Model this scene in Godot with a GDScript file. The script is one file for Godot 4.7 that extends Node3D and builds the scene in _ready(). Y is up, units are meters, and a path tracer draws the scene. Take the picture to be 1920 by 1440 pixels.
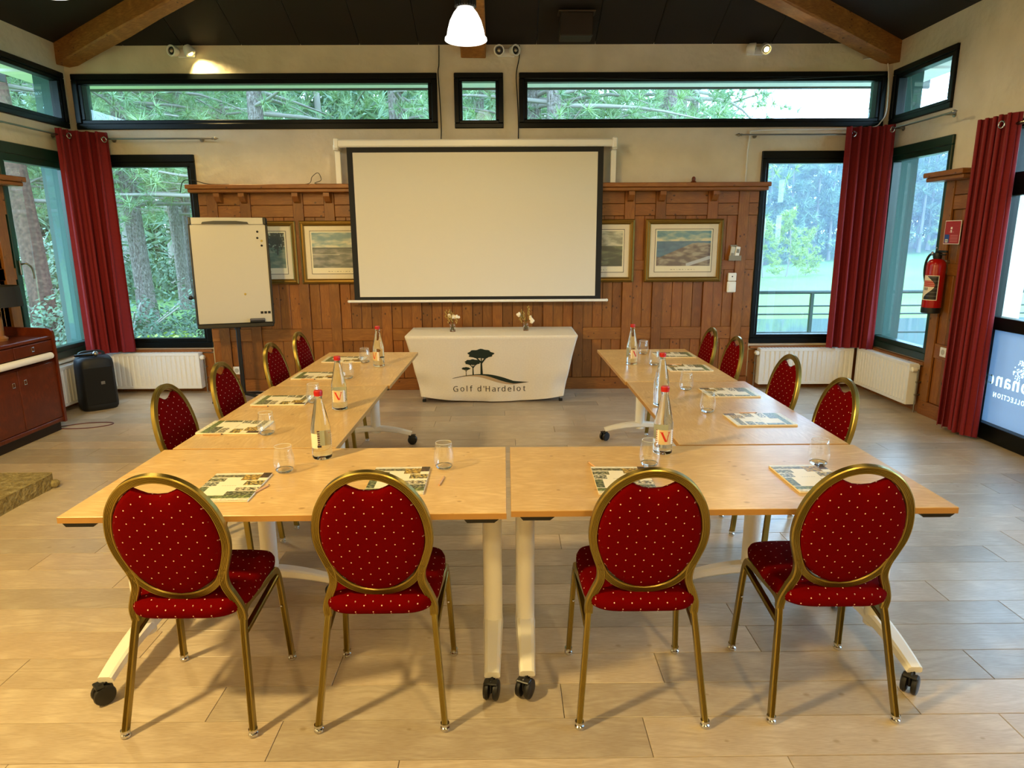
extends Node3D
# A meeting room with tables set in a U, seen from its open end. Metres, y up, camera above the origin.

const XL := -4.36
const XR := 3.87
const ZB := -7.12
const ZF := 2.4
const EAVE := 3.48
const RIDGE := Vector3(-0.27, 4.38, -5.07)

var taken := {}
var M := {}
var rng := RandomNumberGenerator.new()
var BACK := Transform3D(Basis(), Vector3(0, 0, ZB))
var LEFT := Transform3D(Basis(Vector3(0, 0, -1), Vector3(0, 1, 0), Vector3(1, 0, 0)), Vector3(XL, 0, 0))
var RIGHT := Transform3D(Basis(Vector3(0, 0, 1), Vector3(0, 1, 0), Vector3(-1, 0, 0)), Vector3(XR, 0, 0))
const LAMPS := [[-0.28, -5.2], [-2.62, -4.2], [2.06, -4.2], [-2.4, -0.9], [1.2, 0.2], [-0.3, 1.3]]


func _ready() -> void:
	rng.seed = 11
	var cam := Camera3D.new()
	cam.name = "camera"
	cam.position = Vector3(0, 1.62, 0)
	cam.rotation = Vector3(-0.21676, -0.00733, -0.00519)
	cam.fov = rad_to_deg(2.0 * atan(720.0 / 1246.0))
	cam.near = 0.05
	cam.far = 400.0
	add_child(cam)
	var env := Environment.new()
	var sky := Sky.new()
	var sm := ProceduralSkyMaterial.new()
	sm.sky_top_color = Color(0.67, 0.84, 1.0)
	sm.sky_horizon_color = Color(0.72, 0.90, 1.0)
	sm.ground_bottom_color = Color(0.3, 0.34, 0.25)
	sm.ground_horizon_color = Color(0.7, 0.78, 0.76)
	sm.sky_curve = 0.3
	sm.sky_energy_multiplier = 3.2
	sm.ground_energy_multiplier = 1.0
	sky.sky_material = sm
	env.background_mode = Environment.BG_SKY
	env.sky = sky
	env.tonemap_mode = Environment.TONE_MAPPER_LINEAR
	env.tonemap_exposure = 0.88
	env.sdfgi_enabled = true
	env.ssao_enabled = true
	env.ssil_enabled = true
	env.volumetric_fog_enabled = true
	env.volumetric_fog_density = 0.0
	var we := WorldEnvironment.new()
	we.name = "environment"
	we.environment = env
	add_child(we)
	materials()
	structure()
	lamps()
	tables()
	chairs()
	table_things()
	head_table()
	screen_and_pictures()
	wall_things()
	curtains()
	left_corner()
	outdoors()


# ---------------------------------------------------------------- helpers

class MB:
	var st := SurfaceTool.new()
	var group := 0

	func _init() -> void:
		st.begin(Mesh.PRIMITIVE_TRIANGLES)

	func tri(a: Vector3, b: Vector3, c: Vector3) -> void:  # counter-clockwise from outside
		st.add_vertex(a)
		st.add_vertex(c)
		st.add_vertex(b)

	func quad(a: Vector3, b: Vector3, c: Vector3, d: Vector3) -> void:
		tri(a, b, c)
		tri(a, c, d)

	func face(p: Array, out: Vector3) -> void:
		var n: Vector3 = (p[1] - p[0]).cross(p[2] - p[0])
		for i in range(1, p.size() - 1):
			if n.dot(out) >= 0.0:
				tri(p[0], p[i], p[i + 1])
			else:
				tri(p[0], p[i + 1], p[i])

	func flat() -> void:
		st.set_smooth_group(-1)

	func smooth(g := 0) -> void:
		st.set_smooth_group(g)

	func box(c: Vector3, s: Vector3, b := 0.0, x := Transform3D()) -> void:
		flat()
		var h := s * 0.5
		b = minf(b, minf(h.x, minf(h.y, h.z)) * 0.9)
		if b <= 0.0:
			for ax in 3:
				for sg in [-1.0, 1.0]:
					var o := Vector3()
					o[ax] = sg
					var p := []
					for q in [[-1, -1], [1, -1], [1, 1], [-1, 1]]:
						var v := Vector3()
						v[ax] = sg * h[ax]
						v[(ax + 1) % 3] = q[0] * h[(ax + 1) % 3]
						v[(ax + 2) % 3] = q[1] * h[(ax + 2) % 3]
						p.append(x * (c + v))
					face(p, x.basis * o)
			return
		for ax in 3:
			var a1 := (ax + 1) % 3
			var a2 := (ax + 2) % 3
			for sg in [-1.0, 1.0]:
				var p := []
				for q in [[-1, -1], [1, -1], [1, 1], [-1, 1]]:
					p.append(x * (c + bv(h, b, ax, sg, a1, q[0], a2, q[1])))
				var o := Vector3()
				o[ax] = sg
				face(p, x.basis * o)
		for ax in 3:  # edges along ax
			var a1 := (ax + 1) % 3
			var a2 := (ax + 2) % 3
			for s1 in [-1.0, 1.0]:
				for s2 in [-1.0, 1.0]:
					var p := []
					for t in [-1.0, 1.0]:
						p.append(x * (c + bv(h, b, a1, s1, a2, s2, ax, t)))
					for t in [1.0, -1.0]:
						p.append(x * (c + bv(h, b, a2, s2, a1, s1, ax, t)))
					var o := Vector3()
					o[a1] = s1
					o[a2] = s2
					face(p, x.basis * o)
		for sx in [-1.0, 1.0]:
			for sy in [-1.0, 1.0]:
				for sz in [-1.0, 1.0]:
					face([x * (c + bv(h, b, 0, sx, 1, sy, 2, sz)), x * (c + bv(h, b, 1, sy, 0, sx, 2, sz)), x * (c + bv(h, b, 2, sz, 0, sx, 1, sy))], x.basis * Vector3(sx, sy, sz))

	func bv(h: Vector3, b: float, full: int, sf: float, a1: int, s1: float, a2: int, s2: float) -> Vector3:
		var v := Vector3()
		v[full] = sf * h[full]
		v[a1] = s1 * (h[a1] - b)
		v[a2] = s2 * (h[a2] - b)
		return v

	# A profile (across, out of plane) swept along points; «hint» is the out-of-plane direction.
	func sweep(pts: Array, prof: Array, hint: Vector3, closed := false, caps := true, creased := true, scales := []) -> void:
		var n := pts.size()
		var rings := []
		for i in n:
			var a: Vector3 = pts[(i - 1 + n) % n] if closed or i > 0 else pts[i]
			var b: Vector3 = pts[(i + 1) % n] if closed or i < n - 1 else pts[i]
			var t := (b - a).normalized()
			var s := t.cross(hint).normalized()
			var o := s.cross(t).normalized()
			var k: float = scales[i] if scales else 1.0
			var r := []
			for q in prof:
				r.append(pts[i] + s * q.x * k + o * q.y * k)
			rings.append(r)
		var m := prof.size()
		var area := 0.0
		for j in m:
			area += prof[j].x * prof[(j + 1) % m].y - prof[(j + 1) % m].x * prof[j].y
		for i in (n if closed else n - 1):
			var r0: Array = rings[i]
			var r1: Array = rings[(i + 1) % n]
			for j in m:
				smooth(j + 1 if creased else 1)
				var k := (j + 1) % m
				if area < 0.0:
					quad(r0[j], r0[k], r1[k], r1[j])
				else:
					quad(r0[k], r0[j], r1[j], r1[k])
		if caps and not closed:
			flat()
			face(rings[0], pts[0] - pts[1])
			face(rings[n - 1], pts[n - 1] - pts[n - 2])

	func tube(pts: Array, r: float, sides := 8, closed := false, taper := []) -> void:
		# round tube with a turning frame
		var n := pts.size()
		var rings := []
		var up := Vector3.UP
		var t0: Vector3 = (pts[1] - pts[0]).normalized()
		if absf(t0.y) > 0.9:
			up = Vector3.RIGHT
		var nn := t0.cross(up).normalized()
		for i in n:
			var a: Vector3 = pts[(i - 1 + n) % n] if closed or i > 0 else pts[i]
			var b: Vector3 = pts[(i + 1) % n] if closed or i < n - 1 else pts[i]
			var t := (b - a).normalized()
			nn = (nn - t * nn.dot(t)).normalized()
			var bb := t.cross(nn)
			var rr: float = r * (taper[i] if taper else 1.0)
			var ring := []
			for j in sides:
				var an := TAU * j / sides
				ring.append(pts[i] + (nn * cos(an) + bb * sin(an)) * rr)
			rings.append(ring)
		smooth(1)
		for i in (n if closed else n - 1):
			for j in sides:
				var k := (j + 1) % sides
				quad(rings[i][j], rings[i][k], rings[(i + 1) % n][k], rings[(i + 1) % n][j])
		if not closed:
			flat()
			face(rings[0], pts[0] - pts[1])
			face(rings[n - 1], pts[n - 1] - pts[n - 2])

	func cyl(a: Vector3, b: Vector3, r: float, sides := 16, r2 := -1.0) -> void:
		tube([a, b], r, sides, false, [] if r2 < 0.0 else [1.0, r2 / r])

	# Profile of (radius, height) points turned round the y axis, outside on the right of its direction of travel upwards.
	func lathe(prof: Array, sides: int, x := Transform3D(), crease := 35.0) -> void:
		var g := 1
		for i in prof.size() - 1:
			var p: Vector2 = prof[i]
			var q: Vector2 = prof[i + 1]
			if i > 0:
				var d: Vector2 = p - prof[i - 1]
				if rad_to_deg(absf(d.angle_to(q - p))) > crease:
					g += 1
			smooth(g)
			for j in sides:
				var a0 := TAU * j / sides
				var a1 := TAU * (j + 1) / sides
				var p0 := x * Vector3(p.x * cos(a0), p.y, p.x * sin(a0))
				var p1 := x * Vector3(p.x * cos(a1), p.y, p.x * sin(a1))
				var q0 := x * Vector3(q.x * cos(a0), q.y, q.x * sin(a0))
				var q1 := x * Vector3(q.x * cos(a1), q.y, q.x * sin(a1))
				if q.x > 1e-6:
					tri(p0, q0, q1)
				if p.x > 1e-6:
					tri(p0, q1, p1)

	# A polygon in the x-y plane given depth along z.
	func prism(poly: PackedVector2Array, z0: float, z1: float, x := Transform3D()) -> void:
		flat()
		if Geometry2D.is_polygon_clockwise(poly):
			poly.reverse()
		var t := Geometry2D.triangulate_polygon(poly)
		for i in range(0, t.size(), 3):
			var p := [poly[t[i]], poly[t[i + 1]], poly[t[i + 2]]]
			face([x * v3(p[0], z1), x * v3(p[1], z1), x * v3(p[2], z1)], x.basis * Vector3(0, 0, z1 - z0))
			face([x * v3(p[0], z0), x * v3(p[1], z0), x * v3(p[2], z0)], x.basis * Vector3(0, 0, z0 - z1))
		var n := poly.size()
		for i in n:
			var a := poly[i]
			var b := poly[(i + 1) % n]
			var o := Vector3(b.y - a.y, a.x - b.x, 0)
			face([x * v3(a, z0), x * v3(b, z0), x * v3(b, z1), x * v3(a, z1)], x.basis * o)

	func v3(p: Vector2, z: float) -> Vector3:
		return Vector3(p.x, p.y, z)

	func ball(c: Vector3, r: Vector3, n := 10) -> void:
		var prof := []
		for i in n + 1:
			var a := -PI / 2 + PI * i / n
			prof.append(Vector2(cos(a), sin(a)))
		lathe(prof, n * 2, Transform3D(Basis.from_scale(r), c), 90.0)

	func done() -> ArrayMesh:
		st.generate_normals()
		return st.commit()


func bez(pts: Array, per := 6) -> Array:  # smooth curve through points
	var out := []
	for i in pts.size() - 1:
		var p0 = pts[maxi(i - 1, 0)]
		var p3 = pts[mini(i + 2, pts.size() - 1)]
		for k in per:
			out.append(pts[i].cubic_interpolate(pts[i + 1], p0, p3, float(k) / per))
	out.append(pts[-1])
	return out


func numbered(called: String) -> String:
	if not taken.has(called):
		taken[called] = 0
		return called
	taken[called] += 1
	return "%s_%03d" % [called, taken[called]]


func part(parent: Node, called: String, mesh: Mesh, mat: Material, at := Transform3D()) -> MeshInstance3D:
	var o := MeshInstance3D.new()
	o.name = called
	o.mesh = mesh
	o.material_override = mat
	o.transform = at
	parent.add_child(o, true)
	return o


func tag(o: Node, label: String, category := "", group := "", kind := "") -> void:
	if label:
		o.set_meta("label", label)
	if category:
		o.set_meta("category", category)
	if group:
		o.set_meta("group", group)
	if kind:
		o.set_meta("kind", kind)


func thing(called: String, label: String, category: String, at := Transform3D(), group := "", kind := "") -> Node3D:
	var o := Node3D.new()
	o.name = numbered(called)
	o.transform = at
	add_child(o)
	tag(o, label, category, group, kind)
	return o


func copy(o: Node3D, at: Transform3D, label: String, called := "") -> Node3D:
	var base := called
	if base == "":
		base = o.name
		var i := base.rfind("_")
		if i > 0 and base.substr(i + 1).is_valid_int():
			base = base.substr(0, i)
	var c: Node3D = o.duplicate()
	c.name = numbered(base)
	add_child(c)
	c.transform = at
	c.set_meta("label", label)
	return c


func T(p: Vector3, yaw := 0.0) -> Transform3D:
	return Transform3D(Basis(Vector3.UP, yaw), p)


func bxm(s: Vector3, b := 0.0, c := Vector3.ZERO) -> ArrayMesh:
	var m := MB.new()
	m.box(c, s, b)
	return m.done()


func mat(c: Color, rough := 0.6, metal := 0.0, spec := 0.5) -> StandardMaterial3D:
	var m := StandardMaterial3D.new()
	m.albedo_color = c
	m.roughness = rough
	m.metallic = metal
	m.metallic_specular = spec
	return m


func hexc(h: String) -> Color:
	return Color.html(h)


# ---------------------------------------------------------------- textures

func fold(t: float) -> float:
	return 1.0 - absf(2.0 * fposmod(t, 1.0) - 1.0)


# Wood with its grain along u; mirrored so that it repeats without a seam.
func wood_image(w: int, h: int, sd: int, dark: Color, light: Color, rings: float, warp: float, streak: float, knots: int, knot_dark: Color) -> Image:
	var lo := FastNoiseLite.new()
	lo.seed = sd
	lo.noise_type = FastNoiseLite.TYPE_SIMPLEX_SMOOTH
	lo.frequency = 1.0
	lo.fractal_type = FastNoiseLite.FRACTAL_NONE
	var hi := FastNoiseLite.new()
	hi.seed = sd + 7
	hi.noise_type = FastNoiseLite.TYPE_SIMPLEX
	hi.frequency = 1.0
	hi.fractal_octaves = 2
	var r := RandomNumberGenerator.new()
	r.seed = sd
	var ks := []
	for i in knots:
		ks.append([r.randf_range(0.05, 0.95), r.randf_range(0.05, 0.95), r.randf_range(0.008, 0.02)])
	var bytes := PackedByteArray()
	bytes.resize(w * h * 3)
	var at := 0
	for y in h:
		var v := fold((y + 0.5) / h)
		for x in w:
			var u := fold((x + 0.5) / w)
			var d := 0.0
			var bend := 0.0
			for k in ks:
				var du: float = (u - k[0]) * 1.7
				var dv: float = v - k[1]
				var dd: float = du * du + dv * dv
				var kk: float = k[2] * k[2]
				if dd < kk * 60.0:
					var e := exp(-dd / (kk * 7.0))
					bend += e * 0.9 * signf(dv)
					d = maxf(d, clampf(1.6 - sqrt(dd / kk), 0.0, 1.0))
			var n := lo.get_noise_2d(u * 2.2, v * 5.0)
			var s := sin((v * rings + n * warp + bend) * TAU)
			var f := hi.get_noise_2d(u * 14.0, v * 150.0)
			var b := lo.get_noise_2d(u * 5.0 + 40.0, v * 3.0)
			var t := clampf(0.5 + 0.22 * s * (0.6 + b) + streak * f + 0.22 * b, 0.0, 1.0)
			var c := dark.lerp(light, t).lerp(knot_dark, d * 0.85)
			bytes[at] = int(c.r * 255.0)
			bytes[at + 1] = int(c.g * 255.0)
			bytes[at + 2] = int(c.b * 255.0)
			at += 3
	return Image.create_from_data(w, h, false, Image.FORMAT_RGB8, bytes)


func turned(im: Image) -> Image:
	var o: Image = im.duplicate()
	o.rotate_90(CLOCKWISE)
	return o


# Variants of a triplanar material that take the same picture from other places and with other tints.
func planked(im: Image, size: Vector3, tints: Array, rough: float, sd: int, spec := 0.5) -> Array:
	var tex := ImageTexture.create_from_image(im)
	var r := RandomNumberGenerator.new()
	r.seed = sd
	var out := []
	for t in tints:
		var m := mat(t, rough, 0.0, spec)
		m.albedo_texture = tex
		m.uv1_triplanar = true
		m.uv1_world_triplanar = true
		m.uv1_triplanar_sharpness = 12.0
		m.uv1_scale = Vector3(1.0 / size.x, 1.0 / size.y, 1.0 / size.z)
		m.uv1_offset = Vector3(r.randf(), r.randf(), r.randf())
		out.append(m)
	return out


func noise_tex(freq: float, lo: Color, hi: Color, size := 256, sd := 1, octaves := 4, normal := false, bump := 4.0) -> NoiseTexture2D:
	var n := FastNoiseLite.new()
	n.seed = sd
	n.noise_type = FastNoiseLite.TYPE_SIMPLEX_SMOOTH
	n.frequency = freq
	n.fractal_octaves = octaves
	var t := NoiseTexture2D.new()
	t.width = size
	t.height = size
	t.seamless = true
	t.noise = n
	if normal:
		t.as_normal_map = true
		t.bump_strength = bump
	else:
		var g := Gradient.new()
		g.set_color(0, lo)
		g.set_color(1, hi)
		t.color_ramp = g
	return t


func mottled(m: StandardMaterial3D, tex: Texture2D, size: float, nrm: Texture2D = null, strength := 0.5) -> StandardMaterial3D:
	m.albedo_texture = tex
	m.uv1_triplanar = true
	m.uv1_world_triplanar = true
	m.uv1_scale = Vector3.ONE / size
	if nrm:
		m.normal_enabled = true
		m.normal_texture = nrm
		m.normal_scale = strength
	return m


func greys(a: float, b: float, n: int, sd: int, warm := 0.0) -> Array:
	var r := RandomNumberGenerator.new()
	r.seed = sd
	var out := []
	for i in n:
		var k := r.randf_range(a, b)
		var w := r.randf_range(-warm, warm)
		out.append(Color(clampf(k + w, 0, 1), k, clampf(k - w, 0, 1)))
	return out


func materials() -> void:
	var oak := wood_image(1024, 512, 5, hexc("bba68a"), hexc("d6c5aa"), 7.0, 1.1, 0.42, 2, hexc("ac9674"))
	M.floor = planked(oak, Vector3(1.9, 0.8, 0.8), greys(0.86, 0.97, 7, 3, 0.015), 0.3, 21)
	var beech := wood_image(1024, 512, 9, hexc("c59d62"), hexc("dfbd85"), 5.0, 1.3, 0.42, 6, hexc("a87f48"))
	M.top_x = planked(beech, Vector3(1.5, 0.75, 0.75), [Color(1, 1, 1), Color(0.98, 0.97, 0.95)], 0.3, 22)
	M.top_z = planked(turned(beech), Vector3(0.75, 0.75, 1.5), [Color(0.97, 0.97, 0.96), Color(1, 0.99, 0.98), Color(0.96, 0.95, 0.95), Color(0.99, 0.98, 0.96)], 0.3, 23)
	M.edge = mat(hexc("a97c3f"), 0.45)
	var pine := wood_image(1024, 512, 31, hexc("93571f"), hexc("b8752e"), 6.0, 1.2, 0.34, 9, hexc("472209"))
	M.pine_u = planked(pine, Vector3(1.7, 0.75, 1.7), greys(0.76, 0.86, 6, 5, 0.02), 0.42, 24)
	M.pine_v = planked(turned(pine), Vector3(0.75, 1.7, 0.75), greys(0.72, 0.86, 8, 6, 0.025), 0.42, 25)
	var beam := wood_image(512, 256, 41, hexc("96602a"), hexc("c4873f"), 4.0, 1.5, 0.4, 8, hexc("4a2a10"))
	M.beam = planked(beam, Vector3(1.5, 0.7, 1.5), [Color(0.9, 0.9, 0.9)], 0.6, 26)[0]
	var mah := wood_image(512, 256, 51, hexc("541d0a"), hexc("7b3212"), 4.0, 1.4, 0.3, 0, hexc("3a1206"))
	M.mah = planked(turned(mah), Vector3(0.6, 1.2, 0.6), [Color(0.9, 0.9, 0.9), Color(0.84, 0.82, 0.8)], 0.3, 27)
	var fine := noise_tex(0.05, Color.WHITE, Color.WHITE, 256, 3, 4, true, 3.0)
	M.plaster = mottled(mat(hexc("e2d8c4"), 0.85), noise_tex(0.012, Color(0.93, 0.93, 0.92), Color(1, 1, 1), 256, 8, 4), 1.6, fine, 0.35)
	M.white_wall = mat(hexc("efe9dc"), 0.8)
	M.ceiling = mottled(mat(hexc("1c1209"), 0.8), noise_tex(0.01, Color(0.85, 0.85, 0.85), Color(1, 1, 1), 256, 9, 3), 2.0)
	M.frame = mat(hexc("060b0a"), 0.36, 0.0, 0.35)
	M.green = mat(hexc("0d2f26"), 0.3)
	M.lining = mat(hexc("25524b"), 0.6)
	M.black = mat(hexc("0c0c0d"), 0.4)
	M.soft_black = mat(hexc("101012"), 0.75)
	M.white = mat(hexc("efece2"), 0.3)
	M.enamel = mat(hexc("ebebe8"), 0.32)
	M.screen = mat(hexc("d8d4c8"), 0.9)
	M.board = mat(hexc("c4c0b4"), 0.2)
	M.chrome = mat(hexc("d0d0d0"), 0.18, 1.0)
	M.steel = mat(hexc("9a9890"), 0.3, 1.0)
	M.gold = mat(hexc("a08c48"), 0.33, 1.0)
	M.frame_gold = mat(hexc("7d5f26"), 0.38, 0.75)
	M.mount = mat(hexc("e6d9c0"), 0.9)
	M.red_plastic = mat(hexc("b5100f"), 0.35)
	M.red_paint = mat(hexc("a30d0c"), 0.25)
	M.glassy = mat(Color(1, 1, 1, 0.0), 0.0)
	M.glassy.transparency = BaseMaterial3D.TRANSPARENCY_ALPHA
	M.glassy.refraction_enabled = true
	M.glassy.refraction_scale = 0.05
	M.water = mat(Color(0.97, 1, 0.98, 0.0), 0.0)
	M.water.transparency = BaseMaterial3D.TRANSPARENCY_ALPHA
	M.water.refraction_enabled = true
	M.water.refraction_scale = 0.036
	M.pane = mat(Color(0.85, 0.95, 0.92, 0.03), 0.0)
	M.pane.transparency = BaseMaterial3D.TRANSPARENCY_ALPHA
	M.thin = mat(Color(0.8, 0.86, 0.84, 0.03), 0.02)
	M.thin.transparency = BaseMaterial3D.TRANSPARENCY_ALPHA
	M.frosted = mat(hexc("a6c2dd"), 0.6)
	M.frosted.backlight_enabled = true
	M.frosted.backlight = Color(0.48, 0.5, 0.53)
	# red velvet with small white woven dots
	var dots := Image.create_empty(192, 152, false, Image.FORMAT_RGB8)
	var vn := FastNoiseLite.new()
	vn.frequency = 0.2
	for y in 152:
		for x in 192:
			var k := 0.9 + 0.12 * vn.get_noise_2d(x, y)
			var c := Color(0.42 * k, 0.0 * k, 0.005 * k)
			for p in [[48.0, 38.0], [144.0, 114.0]]:
				if Vector2(x - p[0], y - p[1]).length() < 7.2:
					c = Color(0.93, 0.78, 0.70)
			dots.set_pixel(x, y, c)
	M.velvet = mat(Color.WHITE, 0.95, 0.0, 0.15)
	M.velvet.albedo_texture = ImageTexture.create_from_image(dots)
	M.velvet.uv1_triplanar = true
	M.velvet.uv1_scale = Vector3(1 / 0.058, 1 / 0.046, 1 / 0.046)
	M.velvet.uv1_triplanar_sharpness = 6.0
	M.curtain = mottled(mat(hexc("85101a"), 0.8), noise_tex(0.08, Color(0.9, 0.9, 0.9), Color(1, 1, 1), 128, 14, 3), 0.3)
	M.curtain.backlight_enabled = true
	M.curtain.backlight = Color(0.25, 0.05, 0.05)
	M.curtain.rim_enabled = true
	M.curtain.rim = 0.2
	M.cloth = mottled(mat(hexc("e8e0d2"), 0.85), noise_tex(0.1, Color(0.96, 0.96, 0.96), Color(1, 1, 1), 128, 15, 3), 0.25)
	M.stone = mottled(mat(hexc("b0a272"), 0.85), noise_tex(0.03, Color(0.68, 0.64, 0.55), Color(1, 1, 1), 256, 16, 5), 0.5, noise_tex(0.06, Color.WHITE, Color.WHITE, 256, 17, 5, true, 10.0), 0.8)
	M.brick = []
	for h in ["8a4a3a", "9b5a48", "7a4034", "a36a56"]:
		M.brick.append(mottled(mat(hexc(h), 0.85), noise_tex(0.05, Color(0.75, 0.75, 0.75), Color(1, 1, 1), 128, 18, 4), 0.3))
	M.mortar = mat(hexc("b8b2a6"), 0.9)


# ---------------------------------------------------------------- the room

# A wall in its own plane (x along it, y up, z into the room), solid but for its openings [u0, u1, v0, v1].
func wall_mesh(u0: float, u1: float, v0: float, v1: float, holes: Array, thick := 0.28) -> ArrayMesh:
	var us := [u0, u1]
	var vs := [v0, v1]
	for h in holes:
		us.append_array([h[0], h[1]])
		vs.append_array([h[2], h[3]])
	us.sort()
	vs.sort()
	var m := MB.new()
	for i in us.size() - 1:
		if us[i + 1] - us[i] < 1e-4:
			continue
		for j in vs.size() - 1:
			if vs[j + 1] - vs[j] < 1e-4:
				continue
			var cu: float = (us[i] + us[i + 1]) / 2
			var cv: float = (vs[j] + vs[j + 1]) / 2
			var open := false
			for h in holes:
				if cu > h[0] and cu < h[1] and cv > h[2] and cv < h[3]:
					open = true
			if not open:
				m.box(Vector3(cu, cv, -thick / 2), Vector3(us[i + 1] - us[i], vs[j + 1] - vs[j], thick))
	return m.done()


var n_window := 0

# Frame of mitred-looking bars with a narrower sash inside, and a pane.
func window(w: Transform3D, u0: float, u1: float, v0: float, v1: float, fr: float, label: String, material: Material, bottom := -1.0, top := -1.0) -> Node3D:
	n_window += 1
	var o := Node3D.new()
	o.name = "window_%d" % n_window
	o.transform = w
	add_child(o)
	tag(o, label, "", "", "structure")
	var fb := bottom if bottom > 0 else fr
	var ft := top if top > 0 else fr
	for k in 2:  # outer frame, then the sash a little deeper
		var a := 0.0 if k == 0 else 0.58
		var b := 0.62 if k == 0 else 1.0
		var z := 0.0 if k == 0 else -0.016
		var d := 0.09
		var called := "window_frame" if k == 0 else "sash"
		part(o, called, bxm(Vector3(u1 - u0 - 2 * a * fr, (b - a) * fb, d), 0.006, Vector3((u0 + u1) / 2, v0 + (a + b) / 2 * fb, z - 0.02)), material)
		part(o, called, bxm(Vector3(u1 - u0 - 2 * a * fr, (b - a) * ft, d), 0.006, Vector3((u0 + u1) / 2, v1 - (a + b) / 2 * ft, z - 0.02)), material)
		part(o, called, bxm(Vector3((b - a) * fr, v1 - v0 - b * (fb + ft), d), 0.006, Vector3(u0 + (a + b) / 2 * fr, (v0 + b * fb + v1 - b * ft) / 2, z - 0.02)), material)
		part(o, called, bxm(Vector3((b - a) * fr, v1 - v0 - b * (fb + ft), d), 0.006, Vector3(u1 - (a + b) / 2 * fr, (v0 + b * fb + v1 - b * ft) / 2, z - 0.02)), material)
	for s in [[(u0 + u1) / 2, v0 + 0.004, u1 - u0, 0.008], [(u0 + u1) / 2, v1 - 0.004, u1 - u0, 0.008], [u0 + 0.004, (v0 + v1) / 2, 0.008, v1 - v0], [u1 - 0.004, (v0 + v1) / 2, 0.008, v1 - v0]]:
		part(o, "reveal_lining", bxm(Vector3(s[2], s[3], 0.2), 0, Vector3(s[0], s[1], -0.18)), M.lining)
	part(o, "pane", bxm(Vector3(u1 - u0 - 1.9 * fr, v1 - v0 - 0.95 * (fb + ft), 0.001), 0, Vector3((u0 + u1) / 2, (v0 + fb + v1 - ft) / 2, -0.05)), M.pane)
	return o


# Pine boards between stiles and rails, in a wall's own plane.
func panelling(parent: Node3D, stiles: Array, sw: float, top: float, first: float, last: float, rail2 := true) -> void:
	var edges := []  # [left, right] of bays
	var at := first
	for s in stiles:
		part(parent, "stile", bxm(Vector3(sw, top - 0.13, 0.022), 0.003, Vector3(s, 0.13 + (top - 0.13) / 2, 0.026)), M.pine_v[rng.randi() % 8])
		edges.append([at, s - sw / 2])
		at = s + sw / 2
	edges.append([at, last])
	for b in edges:
		var w: float = b[1] - b[0]
		if w < 0.02:
			continue
		var mid: float = (b[0] + b[1]) / 2
		var n := maxi(1, roundi(w / 0.104))
		var bands := [[0.13, 0.545], [0.675, 1.28], [1.38, 1.835]] if rail2 else [[0.13, 0.545], [0.675, 1.835]]
		for k in n:
			for y in bands:
				part(parent, "board", bxm(Vector3(w / n - 0.004, y[1] - y[0], 0.012), 0.003, Vector3(b[0] + w * (k + 0.5) / n, (y[0] + y[1]) / 2, 0.009)), M.pine_v[rng.randi() % 8])
		var rails := [[0.545, 0.675]]
		if rail2:
			rails.append([1.28, 1.38])
		rails.append_array([[1.838, 1.955], [1.96, 2.078]])
		for y in rails:
			part(parent, "rail", bxm(Vector3(w - 0.003, y[1] - y[0], 0.018), 0.003, Vector3(mid, (y[0] + y[1]) / 2, 0.019)), M.pine_u[rng.randi() % 6])
	part(parent, "bottom_rail", bxm(Vector3(last - first, 0.128, 0.022), 0.003, Vector3((first + last) / 2, 0.064, 0.026)), M.pine_u[1])
	part(parent, "backing", bxm(Vector3(last - first, top, 0.004), 0, Vector3((first + last) / 2, top / 2, 0.002)), M.mah[0])


func ledge(called: String, w: Transform3D, u0: float, u1: float, label: String) -> Node3D:
	var o := Node3D.new()
	o.name = called
	o.transform = w
	add_child(o)
	tag(o, label, "", "", "structure")
	part(o, "shelf_board", bxm(Vector3(u1 - u0, 0.042, 0.17), 0.006, Vector3((u0 + u1) / 2, 2.135, 0.087)), M.pine_u[2])
	part(o, "moulding", bxm(Vector3(u1 - u0 - 0.03, 0.036, 0.15), 0.008, Vector3((u0 + u1) / 2, 2.096, 0.077)), M.pine_u[4])
	return o


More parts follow.
